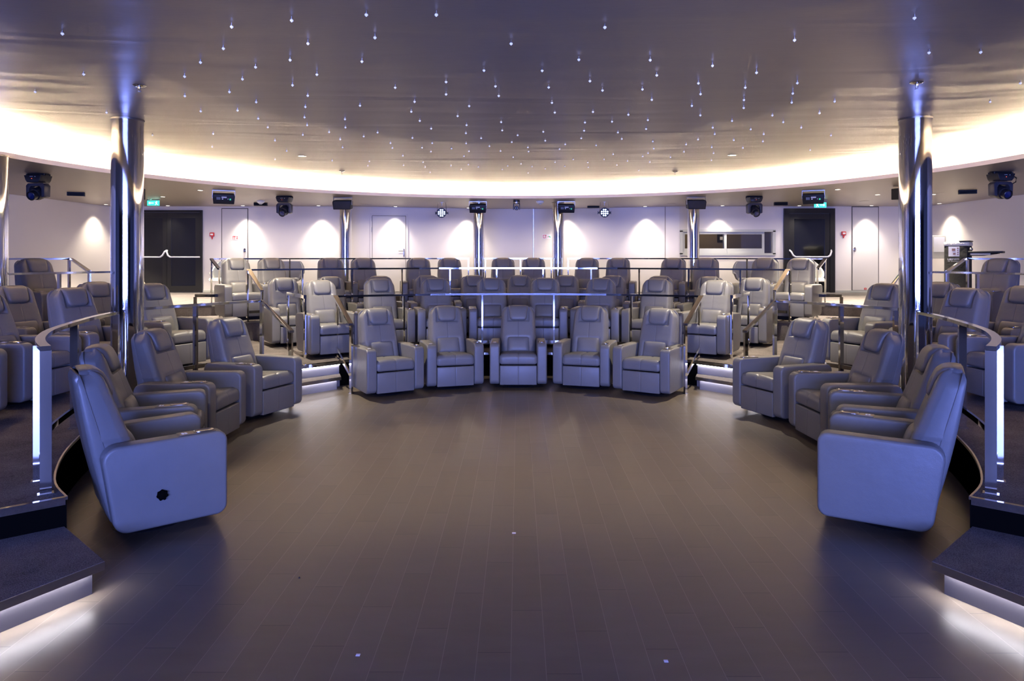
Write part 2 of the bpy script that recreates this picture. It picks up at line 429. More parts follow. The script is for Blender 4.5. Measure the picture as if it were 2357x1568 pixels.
def seat_bm():
    prof=rpoly([(-.388,.335),(-.392,.472),(.14,.44),(.14,.33)],[.03,.062,.01,.01],8)
    bm=NB(); n=24
    rings=[]
    for k in range(n+1):
        x=-.2505+.501*k/n; e=abs(x)/.2505; d=.0
        if e>.88: d=.018*((e-.88)/.12)**2
        crown=.016*(1-e**3)-.010*math.exp(-(x/.012)**2)
        q=inset(prof,d)
        rings.append([bm.verts.new((x,y,z+(crown if z>.40 else 0)*1.0)) for y,z in q])
    m=len(prof)
    for A,B in zip(rings,rings[1:]):
        for i in range(m): bm.faces.new((A[i],A[(i+1)%m],B[(i+1)%m],B[i]))
    bm.faces.new(rings[0]); bm.faces.new(rings[-1]); return bm
def arm_bm(x0,x1):
    bm=NB(); p=rpoly([(YF,AB),(YF,AT),(YR,AT-.006),(YR-.085,AB+.005)],[.065,.065,.085,.09],7)
    soft_prism(bm,p,x0,x1,.02,5); return bm
def stadium(w,l,seg=10):
    pts=[]
    for k in range(seg+1):
        a=-PI/2+PI*k/seg; pts.append((0+ (w)*math.cos(a+PI/2), l-w+w*math.sin(a+PI/2)) if False else (w*math.cos(PI*k/seg), (l-w)+w*math.sin(PI*k/seg)))
    for k in range(seg+1): pts.append((w*math.cos(PI+PI*k/seg), -(l-w)+w*math.sin(PI+PI*k/seg)))
    return pts
def cup_bm():
    bm=NB(); rings=[]
    for sc,z in ((1.0,0),(1.0,.0045),(.93,.0052),(.86,.004),(.8,.0005),(.6,-.0012),(.3,-.0016)):
        rings.append([bm.verts.new((x*sc,y*(1-(1-sc)*.55),z+.0016)) for x,y in stadium(.036,.062)])
    n=len(rings[0])
    for A,B in zip(rings,rings[1:]):
        for i in range(n): bm.faces.new((A[i],A[(i+1)%n],B[(i+1)%n],B[i]))
    bm.faces.new(rings[-1]); return bm
def plate_bm(w,l):
    bm=NB(); p=rpoly([(-w,-l),(w,-l),(w,l),(-w,l)],.012,4); soft_prism(bm,p,-.001,.003,.0012,2,plane='xy'); return bm
def control_bm():
    bm=NB()
    for i in range(2):
        for j in range(2): box(bm,-.018+i*.02,-.004+i*.02,-.016+j*.019,-.003+j*.019,.0,.0022)
    return bm
MESH={}
def part(key,name,fn,mats,parent,loc=(0,0,0),smooth=45):
    if key not in MESH:
        o=mesh_obj(name,fn(),mats,parent,smooth,loc); MESH[key]=o.data; return o
    o=bpy.data.objects.new(name,MESH[key]); COL.objects.link(o); o.parent=parent; o.location=loc; return o
def seat_unit(t,dx,kind):
    L,LP=M['leather'],M['leather_plain']
    part('back','backrest',backrest_bm,L,t,(dx,0,0))
    part('shell','back_shell',shell_bm,LP,t,(dx,0,0))
    part('head','headrest',lambda:pillow_bm(s_of_z(.868),_L[-1]-.002,.120,.142,.036,8,7,.055),LP,t,(dx,0,0))
    part('lumb','lumbar_pillow',lambda:pillow_bm(s_of_z(.435),s_of_z(.645),.158,.15,.040,5,3,.02),LP,t,(dx,0,0))
    part('seat','seat_cushion',seat_bm,L,t,(dx,0,0))
    def foot():
        bm=NB(); box(bm,-.249,.249,-.388,-.33,.062,.322,bev=.012); return bm
    part('foot','footrest',foot,L,t,(dx,0,0))
def armtop(t,x,cup,ctrl):
    z=AT+.001
    if cup and ctrl:
        pl=part('plate','console_plate',lambda:plate_bm(.047,.115),M['plate'],t,(x,-.215,z)); 
        part('cup','cup_holder',cup_bm,M['bowl'],pl,(0,-.045,.003)); part('ctrl','control_buttons',control_bm,M['ink'],pl,(0,.075,.003))
    elif cup:
        pl=part('plate_s','console_plate',lambda:plate_bm(.045,.078),M['plate'],t,(x,-.26,z)); part('cup','cup_holder',cup_bm,M['bowl'],pl,(0,0,.003))
    elif ctrl:
        pl=part('plate_c','console_plate',lambda:plate_bm(.034,.045),M['plate'],t,(x,-.28,z)); part('ctrl','control_buttons',control_bm,M['ink'],pl,(0,0,.003))
def make_recliner(kind):
    t=thing('recliner','','recliner')
    LP=M['leather_plain']
    part('armL','armrest',lambda:arm_bm(-AW[1],-AW[0]),LP,t); part('armR','armrest',lambda:arm_bm(AW[0],AW[1]),LP,t)
    seat_unit(t,0,kind)
    if kind=='side': armtop(t,-.318,True,True)
    else: armtop(t,-.318,False,True); armtop(t,.318,True,False)
    def base():
        bm=NB(); lathe(bm,[(0,.0),(.225,.0),(.23,.008),(.21,.02),(.06,.03),(.05,.035),(.05,.11),(0,.11)],seg=36)
        box(bm,-.22,.22,-.26,.2,.085,.14); return bm
    part('base','swivel_base',base,M['black'],t,smooth=35)
    return t
def make_double():
    t=thing('double_recliner','','recliner'); LP=M['leather_plain']; d=.32
    part('darmL','armrest',lambda:arm_bm(-.704,-.573),LP,t); part('darmM','armrest',lambda:arm_bm(-.066,.066),LP,t); part('darmR','armrest',lambda:arm_bm(.573,.704),LP,t)
    seat_unit(t,-d,'mid'); seat_unit(t,d,'mid'); armtop(t,0,True,False)
    def base():
        bm=NB(); box(bm,-.5,.5,-.26,.2,0,.14); return bm
    part('dbase','plinth_base',base,M['black'],t); return t
PROTO={'side':make_recliner('side'),'mid':make_recliner('mid'),'double':make_double()}
USED=set()
def place(kind,x,y,deg,z,label,group):
    if kind not in USED: o=PROTO[kind]; USED.add(kind)
    else: o=copy_tree(PROTO[kind])
    o.location=(x,y,z); o.rotation_euler=(0,0,R(deg)); tag(o,label,'recliner' if kind!='double' else 'double recliner',group); return o
RC=(0,6.2)
def pol(r,a): return (-r*math.sin(R(a)),RC[1]+r*math.cos(R(a)))   # a>0 is the left side
GA='grey leather recliners on the tiled floor'
place('mid',0,9.54,0,0,'grey recliner in the exact middle of the front row on the tiled floor',GA)
for s,sd in ((-1,'left'),(1,'right')):
    place('mid',s*.94,9.44,-s*16.5,0,f'grey front row recliner directly {sd} of the middle one on the tiled floor',GA)
    place('mid',s*1.75,9.0,-s*31,0,f'grey recliner beside the lit {sd} stairs at the {sd} end of the middle front five',GA)
place('side',-3.03,7.77,68,0,'grey swivel recliner on the floor beside the foot of the left lit stairs',GA)
place('side',-3.2,6.64,87.8,0,'grey swivel recliner second from the left stairs, right of the left front column',GA)
place('side',-3.01,5.57,108.5,0,'grey swivel recliner just behind the nearest left one, facing the tiled floor',GA)
place('side',-2.50,4.63,129.4,0,'nearest left swivel recliner, its blue-lit side panel with a black knob facing the camera',GA)
place('side',2.98,7.68,-67.2,0,'grey swivel recliner on the floor beside the foot of the right lit stairs',GA)
place('side',3.16,6.58,-86.5,0,'grey swivel recliner second from the right stairs, left of the right front column',GA)
place('side',2.98,5.54,-109.3,0,'grey swivel recliner just behind the nearest right one, facing the tiled floor',GA)
R4=place('side',2.52,4.66,-121,0,'nearest right swivel recliner with a plain blue-lit side panel toward the camera',GA)
Z1=.35; Z2=.68; Z3=.87
GB='recliners behind the first chrome rail'
names={1:'next to the centre line',2:'second from the centre line',3:'third from the centre line',4:'at the stair end, beside the copper-tinted handrail'}
for k,(x,y,a) in {1:(.42,11.06,5),2:(1.28,10.98,15),3:(2.09,10.68,24.6),4:(2.78,9.99,35)}.items():
    for s,sd in ((-1,'left'),(1,'right')):
        place('mid',s*x,y,-s*a,Z1,f'recliner just behind the first rail, {sd} half, {names[k]}',GB)
GC='recliners of the second raised row'
cn={1:'first',2:'second',3:'third',4:'fourth'}
place('mid',.03,6.2+6.55,0,Z1,'recliner in the middle of the second raised row, seen between two seatbacks',GC)
for k in range(1,5):
    for s,sd in ((-1,'left'),(1,'right')):
        x,y=pol(6.55,7.35*k*(-s)*-1*-1) if False else (s*6.55*math.sin(R(7.35*k)),6.2+6.55*math.cos(R(7.35*k)))
        place('mid',x+.03,y,-s*7.35*k,Z1,f'second raised row recliner, {cn[k]} to the {sd} of its middle seat',GC)
place('mid',-3.76,11.22,34.6,Z1,'recliner at the left end of the second raised row, beside the short middle stairs',GC)
place('mid',3.80,11.25,-34.2,Z1,'recliner at the right end of the second raised row, beside the short middle stairs',GC)
GD='two-seat recliners on the upper tier'
for k in range(-3,4):
    a=12.4*abs(k); s=1 if k>0 else -1
    x,y=(s*7.75*math.sin(R(a)),6.2+7.75*math.cos(R(a)))
    lab='two-seat recliner in the middle of the top row between the two centre columns' if k==0 else \
        f"two-seat recliner in the top row, {['','first','second','outermost'][abs(k)]} to the {'right' if s>0 else 'left'} of the middle pair"
    place('double',x,y,-s*a,Z2,lab,GD)
GE='recliners on the raised side tiers'
side=[('side',4.56,8.93,63.6,Z1,'recliner on the {s} tier beside the inner edge of the {s} front column'),
      ('side',4.78,7.70,71,Z1,'recliner seen behind the curved {s} rail beside the outer edge of the {s} front column'),
      ('side',4.97,6.77,86,Z1,'large recliner behind the end post of the curved {s} rail, on the tier'),
      ('side',4.87,5.64,100,Z1,'nearest recliner on the {s} tier, only its armrest in view at the frame edge'),
      ('mid',5.66,9.46,58,Z1,'recliner partly hidden by the {s} front column, second row of the side tier'),
      ('mid',5.85,8.25,72,Z1,'recliner at the {s} frame edge, second row of the side tier, full headrest visible'),
      ('mid',6.71,9.80,68,Z2,'topmost recliner at the far {s}, its back crossed by the upper side rail')]
for kd,x,y,a,z,l in side:
    place(kd,-x,y,a,z,l.format(s='left'),GE)
    if 'only its armrest' in l: continue
    yy=y-.06 if z==Z1 else y
    place(kd,x-.03,yy,-a,z,l.format(s='right'),GE)
# black knob on the nearest left chair's side
bm=NB(); lathe(bm,[(0,0),(.022,0),(.022,.010),(.012,.016),(0,.018)],seg=20)
for k in range(7):
    a=2*PI*k/7; lathe(bm,[(0,.0),(.006,.0),(.006,.016),(0,.018)],c=(.019*math.cos(a),.019*math.sin(a),0),seg=8)
near=[o for o in COL.objects if o.get('label','').startswith('nearest left swivel')][0]
kn=mesh_obj('side_knob',bm,M['blackgloss'],near,40,(-AW[1],.005,.275)); kn.rotation_euler=(0,-PI/2,0); kn.scale=(1.35,1.35,1.35); kn['label']='black star-shaped knob'
# ---------------------------------------------------------------- floors and tiers
EDGE=[(-2.70,4.08),(-2.93,4.32),(-3.15,4.66),(-3.38,5.12),(-3.60,5.72),(-3.74,6.3),(-3.80,6.9),(-3.76,7.55),(-3.56,8.15),(-3.18,8.72),(-2.48,9.42),(-2.0,9.76),(-1.4,10.02),(-.7,10.19),(0,10.25)]
def smooth_poly(p,n=4):
    out=[]
    for i in range(len(p)-1):
        p0=Vector(p[max(i-1,0)]);p1=Vector(p[i]);p2=Vector(p[i+1]);p3=Vector(p[min(i+2,len(p)-1)])
        for k in range(n):
            t=k/n
            if k==0: out.append(tuple(p[i])); continue
            q=.5*((2*p1)+(p2-p0)*t+(2*p0-5*p1+4*p2-p3)*t*t+(3*p1-p0-3*p2+p3)*t**3); out.append((q.x,q.y))
    out.append(tuple(p[-1])); return out
eL=smooth_poly(EDGE[:10])+smooth_poly(EDGE[10:]); eAll=eL+[(-x,y) for x,y in eL[::-1][1:]]
XW=10.45; YW=17.45
bm=NB(); 
def quad(bm,x0,x1,y0,y1,z,mi=0): bm.faces.new([bm.verts.new(p) for p in((x0,y0,z),(x1,y0,z),(x1,y1,z),(x0,y1,z))]).material_index=mi
slab(bm,[(-XW,-8),(XW,-8),(XW,12),(-XW,12)],-.1,0,0,0)
struct('floor',bm,M['tiles'])
bm=NB(); slab(bm,eAll+[(4.2,2.88),(XW,2.88),(XW,YW+1),(-XW,YW+1),(-XW,2.88),(-4.2,2.88)],.001,Z1,0,1); struct('floor_tier_1',bm,[M['carpet'],M['blackgloss']])
arc2=[pol(7.1,a) for a in range(115,-116,-3)]
bm=NB(); slab(bm,arc2+[(XW,3.2),(XW,YW+1),(-XW,YW+1),(-XW,3.2)],Z1-.01,Z2,0,1); struct('floor_tier_2',bm,[M['carpet'],M['carpet']])
lft=[pol(9.0,a) for a in range(110,54,-5)]+[(-6.95,12.2),(-5.62,12.86),(-6.12,14.0)]+[pol(9.95,a) for a in range(35,0,-3)]
up=lft+[(-x,y) for x,y in lft[::-1]]
bm=NB(); slab(bm,up+[(XW,3.4),(XW,YW+1),(-XW,YW+1),(-XW,3.4)],Z2-.01,Z3,0,1); struct('floor_tier_3',bm,[M['carpet'],M['carpet']])
tn=[0]
def trim(pts,w,h,mat,z):
    tn[0]+=1; bm=NB(); sweep(bm,[(x,y,z) for x,y in pts],w,h); return struct(f'trim_{tn[0]}',bm,mat)
def split(p,s): return [(s*-x if s>0 else x,y) for x,y in p] 
def mir(p,s): return [(x if s<0 else -x,y) for x,y in p]
trim([(x,y) for x,y in eL[eL.index(EDGE[10]):]]+[(-x,y) for x,y in eL[eL.index(EDGE[10]):][::-1][1:]],.02,.035,M['chrome'],Z1-.015)
for s in(-1,1):
    trim(mir(eL[:eL.index(EDGE[9])+1],s),.012,.02,M['steel'],Z1-.008)
    trim(mir([(-2.705,4.075),(-4.2,2.88)],s),.03,.045,M['chrome'],Z1-.02)
trim(arc2[10:-10],.02,.03,M['steel'],Z2-.012)
for s in(-1,1): trim(mir([(-6.95,12.2),(-5.62,12.86)],s),.02,.03,M['chrome'],Z3-.012)
# baseboard of the upper floor
bm=NB(); box(bm,-XW,XW,YW-.012,YW,Z3,Z3+.06); 
# ---------------------------------------------------------------- lit steps
def step(poly,z0,z1,nose_a,nose_b,label,inward,strip=True,riser='riser'):
    cx=sum(p[0] for p in poly)/len(poly); cy=sum(p[1] for p in poly)/len(poly)
    t=thing('stair_step',label,'step',(0,0,0))
    def loc(o): return o
    a=Vector(nose_a);b=Vector(nose_b); iv=Vector(inward).normalized()
    bm=NB(); slab(bm,poly,z1-.012,z1,0,0); mesh_obj('tread',bm,M['carpet'],t)
    bm=NB(); d=(b-a).normalized()
    q=[a-iv*.006,b-iv*.006,b+iv*.03,a+iv*.03]; slab(bm,[tuple(v) for v in q],z1-.045,z1-.002,0,0); mesh_obj('nosing',bm,M['steel'],t)
    rp=[tuple(v) for v in poly]
    q=[a+iv*.055+d*.03,b+iv*.055-d*.03]; back=[p for p in rp if (Vector(p)-a).dot(iv)>.1]
    bm=NB(); slab(bm,[tuple(q[0]),tuple(q[1])]+back,z0+.001,z1-.013,0,0); mesh_obj('riser',bm,M[riser],t)
    if strip:
        q=[a+iv*.034+d*.04,b+iv*.034-d*.04,b+iv*.048-d*.04,a+iv*.048+d*.04]; bm=NB(); slab(bm,[tuple(v) for v in q],z1-.040,z1-.03,0,0); mesh_obj('led_strip',bm,M['led_near' if riser=='riser_dark' else 'led_cool'],t)
    return t
for s,sd in((-1,'left'),(1,'right')):
    m=lambda p:mir([p],s)[0]
    pl=[m(p) for p in[(-2.19,3.61),(-2.74,4.10),(-4.2,2.9),(-3.07,2.0)]]
    step(pl,0,.175,pl[0],pl[3],f'near {sd} carpeted stage step with a glowing strip under its nose',m((-.88,.46)),riser='riser_dark')
    # lower step of the inner stairs and the lit riser of the tier edge
    pl=[m(p) for p in[(-2.38,9.16),(-2.46,9.40),(-3.16,8.70),(-3.03,8.42)]]
    step(pl,0,.175,pl[0],pl[3],f'lower lit step of the short stairs left of the middle five recliners' if s<0 else 'lower lit step of the short stairs right of the middle five recliners',m((-.72,.69)))
    a=Vector(m((-2.48,9.42)));b=Vector(m((-3.18,8.72)));iv=Vector(m((-.707,.707))) 
    bm=NB(); slab(bm,[tuple(a-iv*.012),tuple(b-iv*.012),tuple(b+iv*.001),tuple(a+iv*.001)],.0,.305); 
    tn[0]+=1; struct(f'trim_{tn[0]}',bm,M['riser'])
    bm=NB(); slab(bm,[tuple(a-iv*.05),tuple(b-iv*.05),tuple(b-iv*.001),tuple(a-iv*.001)],.306,Z1+.001); tn[0]+=1; struct(f'trim_{tn[0]}',bm,M['chrome'])
    t=mesh_obj('led_strip',NB(),M['led_cool']); bpy.data.objects.remove(t)
    bm=NB(); slab(bm,[tuple(a-iv*.032),tuple(b-iv*.032),tuple(b-iv*.018),tuple(a-iv*.018)],.296,.306)
    tag(mesh_obj('led_strip',bm,M['led_cool']),f'glowing strip under the top edge of the {sd} inner stairs','light strip')
    # middle stairs between the raised rows
    mid=[m(pol(r,a)) for r,a in((6.78,42),(6.78,47),(6.78,52),(7.1,52),(7.1,47),(7.1,42))]
    step([mid[0],mid[2],mid[3],mid[5]],Z1,.515,mid[0],mid[2],f'dark step of the short {sd} stairs up to the top row',(m(pol(7.1,47))[0]-m(pol(6.78,47))[0],pol(7.1,47)[1]-pol(6.78,47)[1]),strip=False,riser='carpet')
# ---------------------------------------------------------------- rails
def rail(label,path,posts,group='chrome guard rails',low=None,wp=.06):
    """path: [(x,y,ztop)], posts: [(x,y,z0,ztop,dir)]"""
    t=thing('guard_rail',label,'railing',(path[0][0],path[0][1],0),0,group)
    ox,oy=path[0][0],path[0][1]
    bm=NB(); sweep(bm,[(x-ox,y-oy,z-.015) for x,y,z in path],.055,.028); mesh_obj('handrail',bm,M['chrome'],t)
    if low:
        bm=NB(); sweep(bm,[(x-ox,y-oy,z) for x,y,z in low],.02,.045); mesh_obj('lower_rail',bm,M['chrome'],t)
    for p in posts:
        x,y,z0,z1=p[:4]; ang=p[4] if len(p)>4 else math.atan2(y-RC[1],x-RC[0])
        bm=NB(); Mx=Matrix.Rotation(ang,4,'Z'); Mx.translation=(x-ox,y-oy,0)
        box(bm,-wp/2,wp/2,-.0125,.0125,z0,z1-.028,mat=Mx); box(bm,-wp/2-.012,wp/2+.012,-.028,.028,z0,z0+.005,mat=Mx)
        mesh_obj('post',bm,M['chrome'],t)
    return t
def arc(r0,r1,a0,a1,n,z): 
    out=[]
    for i in range(n+1):
        t=i/n; a=a0+(a1-a0)*t; rr=r0+(r1-r0)*abs(2*t-1)**2 if r1 else r0; p=pol(rr,a); out.append((p[0],p[1],z))
    return out
ZR1=Z1+.885; ZR2=Z2+.895; ZR3=Z3+.885
# first rail, centre
mainp=arc(4.12,4.36,36.6,-36.6,24,ZR1); endL=(-2.18,8.9,.915); endR=(2.18,8.9,.915)
pth=[endL]+mainp+[endR]
lowp=[(-2.19,8.93,.22)]+[(x,y,.5) for x,y,z in mainp]+[(2.19,8.93,.22)]
pp=[(-2.18,8.9,.0,.925),(2.18,8.9,.0,.925)]+[(*pol(4.36,a),Z1,ZR1) for a in(36.3,-36.3)]
for X in(-1.69,-.545,.54,1.67):
    rr=4.12+.24*(abs(math.degrees(math.asin(X/4.2)))/36.6)**2; pp.append((X,6.2+math.sqrt(rr*rr-X*X),Z1,ZR1))
rail('long chrome rail curving behind the five middle front recliners, with sloping ends',pth,pp,low=lowp)
for s,sd in((-1,'left'),(1,'right')):
    m=lambda p:(p[0] if s<0 else -p[0],)+tuple(p[1:])
    # column to stairs
    mp=[(-4.09,7.32,ZR1),(-3.98,7.6,ZR1),(-3.78,7.95,ZR1),(-3.55,8.35,ZR1),(-3.28,8.72,ZR1)]
    path=[m(p) for p in mp+[(-2.72,8.2,.90)]]
    low=[m((x,y,.5)) for x,y,z in mp]+[m((-2.73,8.2,.2))]
    rail(f'chrome rail from the {sd} front column to the lit stairs, sloping down at its end',path,[m((-4.07,7.36,Z1,ZR1)),m((-3.77,7.97,Z1,ZR1)),m((-3.27,8.70,Z1,ZR1)),m((-2.74,8.22,0,.90))],low=low)
    # near curved
    mp=smooth_poly([(-3.97,6.74),(-3.86,6.2),(-3.68,5.62),(-3.48,5.08),(-3.25,4.65),(-3.05,4.36),(-2.86,4.13)],3)
    path=[m((x,y,ZR1+.01)) for x,y in mp]; low=[m((x,y,.51)) for x,y in mp]
    rail(f'curved chrome rail at the near {sd}, wide flat bar ending in a heavy post',path,[m((-3.96,6.72,Z1,ZR1+.01)),m((-3.72,5.72,Z1,ZR1+.01)),m((-3.07,4.37,Z1,ZR1+.01)),m((-2.86,4.13,Z1,ZR1+.01))],low=low)
    # side continuation of the second rail
    mp=[pol(7.12,a) for a in(95,88,81,74,67,60,54.6)]
    path=[m((x,y,ZR2)) for x,y in mp]+[m((*pol(6.6,54.6),1.23))]
    rail(f'chrome rail crossing in front of the topmost {sd} recliner and running behind the column',path,[m((*pol(7.12,a),Z2,ZR2)) for a in(88,75.5,63,54.6)]+[m((*pol(6.6,54.6),Z1,1.23))],low=[m((x,y,Z2+.16)) for x,y in mp])
    mp=[pol(9.0,a) for a in(80,70,62,55.4)]
    path=[m((x,y,ZR3+.01)) for x,y in mp]+[m((-6.54,10.4,ZR2))]
    rail(f'uppermost chrome side rail at the far {sd} with a sloping end near the wall',path,[m((*pol(9.0,a),Z3,ZR3+.01)) for a in(70,55.6)]+[m((-6.55,10.42,Z2,ZR2))])
    # short U rails
    def urail(label,a,b,z0,zt):
        a=Vector(a);b=Vector(b); d=(b-a).normalized(); ang=math.atan2(d.y,d.x)
        t=thing('hand_rail',label,'railing',(a.x,a.y,z0),0,'short hand rails'); h=zt-z0
        bm=NB(); q=[(0,0),(b.x-a.x,b.y-a.y)]; sweep(bm,[(q[0][0],q[0][1],h-.025),(q[1][0],q[1][1],h-.025)],.04,.05); mesh_obj('handrail',bm,M['chrome'],t)
        for p in q:
            bm=NB(); Mx=Matrix.Rotation(ang,4,'Z'); Mx.translation=(p[0],p[1],0); box(bm,-.025,.025,-.0125,.0125,0,h-.05,mat=Mx); mesh_obj('post',bm,M['chrome'],t)
    urail(f'short upright loop handrail beside the stair-end recliner on the {sd} half',m((-3.54,10.49))[:2],m((-3.0,9.60))[:2],Z1,1.245)
    urail(f'short dark-reflecting loop handrail on the upper tier near the {sd} exit door',m((-5.68,12.0))[:2],m((-5.22,12.02))[:2],Z2,1.56-.44+.02 if False else 1.125)
# second rail centre
mp=arc(7.12,None,40.2,-40.2,26,ZR2)
path=[(*pol(6.62,39.8),1.235)]+mp+[(*pol(6.62,-39.8),1.235)]
posts=[(*pol(6.62,a),Z1,1.235) for a in(39.8,-39.8)]
for px in(570,695,810,925,1035,1143,1250,1361,1472,1585,1705,1825):
    k=(px-CX)/F; 
    aa=min([i/10 for i in range(-405,406)],key=lambda a:abs(pol(7.12,a)[0]/pol(7.12,a)[1]-k)); posts.append((*pol(7.12,aa),Z2,ZR2))
rail('long chrome rail in front of the two-seat recliners of the top row',path,posts,low=[(x,y,Z2+.16) for x,y,z in mp])
# third rail, behind the top row
def rail3(label,a0,a1,posts,ends):
    mp=arc(9.9,None,a0,a1,14,ZR3); path=list(mp)
    if ends=='L': path=[(-5.46,12.46,ZR2),(-6.05,13.45,ZR3)]+mp
    if ends=='R': path=mp+[(6.05,13.45,ZR3),(5.46,12.46,ZR2)]
    ps=[(*pol(9.9,a),Z3,ZR3) for a in posts]
    if ends=='L': ps+=[(-5.46,12.46,Z2,ZR2),(-6.05,13.45,Z3,ZR3)]
    if ends=='R': ps+=[(5.46,12.46,Z2,ZR2),(6.05,13.45,Z3,ZR3)]
    rail(label,path,ps,wp=.045)
rail3('rearmost chrome rail left of the centre columns, sloping down by the stairs',37,6.7,[30,22,14,6.8],'L')
rail3('short rearmost chrome rail between the two centre columns',4.6,-4.6,[4.5,-.3,-4.5],None)
rail3('rearmost chrome rail right of the centre columns, sloping down by the stairs',-6.7,-37,[-6.8,-9.5,-22,-30],'R')
# ---------------------------------------------------------------- room shell
SZ=3.07; SR=6.63; XB=11.2
bm=NB(); t=.12
def wallseg(bm,a,b,z0,z1,th=.1,mi=0):
    a=Vector(a);b=Vector(b); d=(b-a).normalized(); n=Vector((-d.y,d.x))*th
    slab(bm,[tuple(a),tuple(b),tuple(b+n),tuple(a+n)],z0,z1,mi,mi)
KL=(-4.26,YW);KCL=(-.9,18.35);KCR=(1.1,18.35);KR=(4.12,YW)
WX0,WX1,WZ0,WZ1=4.17,6.53,1.845,2.45
wallseg(bm,(-XW,YW),KL,0,SZ+.3); wallseg(bm,KL,KCL,0,SZ+.3); wallseg(bm,KCL,KCR,0,SZ+.3); wallseg(bm,KCR,KR,0,SZ+.3)
wallseg(bm,KR,(WX0,YW),0,SZ+.3); wallseg(bm,(WX0,YW),(WX1,YW),0,WZ0); wallseg(bm,(WX0,YW),(WX1,YW),WZ1,SZ+.3); wallseg(bm,(WX1,YW),(XW,YW),0,SZ+.3)
struct('wall_back',bm,M['wall'])
for s_,nm in((-1,'wall_left'),(1,'wall_right')):
    bm=NB(); a_,b_=sorted((s_*XW,s_*(XW+.1))); box(bm,a_,b_,3.0,YW+.1,0,SZ+.3); box(bm,a_,b_,-8,3.0,0,SZ+.3,1); struct(nm,bm,[M['wall'],M['wall_dark']])
bm=NB(); box(bm,-XW,XW,-8.1,-8,0,SZ+.3); struct('wall_front',bm,M['wall_dark'])
# ceiling dish (main) and ring soffit
bm=NB(); lathe(bm,[(max(.001,k*.275),cz(k*.275)) for k in range(27)],c=(SC[0],SC[1],0),seg=128); struct('ceiling',bm,M['ceil'],smooth=60)
bm=NB(); n=128; inner=[];outer=[]
def rectpt(a):
    dx,dy=math.cos(a),math.sin(a); ts=[]
    if dx>1e-9: ts.append((XW+.05)/dx)
    if dx<-1e-9: ts.append((-XW-.05)/dx)
    if dy>1e-9: ts.append((18.45-SC[1])/dy)
    if dy<-1e-9: ts.append((-8-SC[1])/dy)
    t=min(ts); return (dx*t,SC[1]+dy*t)
ri=[];ro=[];lip=[];lipb=[];co=[];cw=[]
for i in range(n):
    a=2*PI*i/n; c,s_=math.cos(a),math.sin(a)
    def rp(r,z): return bm.verts.new((r*c,SC[1]+r*s_,z))
    q=rectpt(a); ro.append(bm.verts.new((q[0],q[1],SZ))); ri.append(rp(SR,SZ)); lip.append(rp(SR,SZ+.065)); lipb.append(rp(SR+.02,SZ+.065)); co.append(rp(SR+.02,SZ+.01)); cw.append(rp(7.1,SZ+.01)); inner.append(rp(7.13,3.62))
for i in range(n):
    j=(i+1)%n
    for A,B in((ro,ri),(ri,lip),(lip,lipb),(lipb,co),(co,cw),(cw,inner)): bm.faces.new((A[i],A[j],B[j],B[i])).material_index=0 if A is ro else 1
M['lip']=pmat('soffit_lip_paint',(.62,.58,.56),.5)
struct('ceiling_soffit',bm,[M['soffit'],M['lip']],smooth=30)
bm=NB(); lathe(bm,[(6.765,SZ+.05),(6.765,SZ+.077),(6.79,SZ+.077),(6.79,SZ+.05),(6.765,SZ+.05)],c=(SC[0],SC[1],0),seg=120,a0=R(-36),a1=R(216),closed=False)
tag(mesh_obj('cove_light_strip',bm,M['led_warm']),'warm glowing light strip hidden behind the round ceiling cove edge','light strip')
# seam on centre wall, corner strips
bm=NB(); box(bm,.40,.413,18.335,18.35,Z3,SZ); struct('trim_30',bm,M['steel'])
bm=NB(); box(bm,-XW,KL[0],YW-.015,YW,Z3,Z3+.055); struct('baseboard_back_left',bm,M['frame_grey'])
bm=NB(); box(bm,WX0,XW,YW-.015,YW,Z3,Z3+.055); struct('baseboard_back_right',bm,M['frame_grey'])
for s,sd in((-1,'left'),(1,'right')):
    bm=NB(); box(bm,min(s*XW,s*(XW-.015)),max(s*XW,s*(XW-.015)),3.5,YW,Z3,Z3+.055); struct('baseboard_'+sd,bm,M['frame_grey'])
# ---------------------------------------------------------------- columns
def column(x,y,r,z0,z1,label):
    bm=NB(); lathe(bm,[(r,0),(r,z1-z0)],seg=64)
    t=thing('column',label,'column',(x,y,z0),0,'mirror steel columns')
    mesh_obj('shaft',bm,M['chrome'],t,60)
    bm=NB(); lathe(bm,[(r+.001,z1-z0-.02),(r+.008,z1-z0-.02),(r+.008,z1-z0-.001),(r+.001,z1-z0-.001)],seg=64); mesh_obj('top_collar',bm,M['steel'],t,40)
    return t
column(-4.02,7.02,.150,0,cz(4.27)-.001,'large mirror-steel column at the left, standing behind the floor recliners')
column(4.06,6.98,.150,0,cz(4.32)-.001,'large mirror-steel column at the right, standing behind the floor recliners')
column(*unp(1102.5,1,0)[:0] or (-.93,16.15),.140,Z3-.01,SZ,'slim mirror column left of centre behind the top row')
column(.94,16.15,.138,Z3-.01,SZ,'slim mirror column right of centre behind the top row')
column(-4.13,16.3,.140,Z3-.01,SZ,'slim mirror column under the speaker left of the white door')
column(4.16,16.2,.140,Z3-.01,SZ,'slim mirror column in front of the left part of the booth window')
column(-6.62,8.62,.15,Z1,SZ,'mirror column cut by the left frame edge')
# ---------------------------------------------------------------- doors
def on_wall(px,Y=YW): return (px-CX)/F*Y
def zz(py,Y=YW): return H-(py-CY)/F*Y
def strap(bm,x0,x1,z0,z1,y1,d,mi=0,bev=0): box(bm,x0,x1,y1-d,y1,z0,z1,mi,bev)
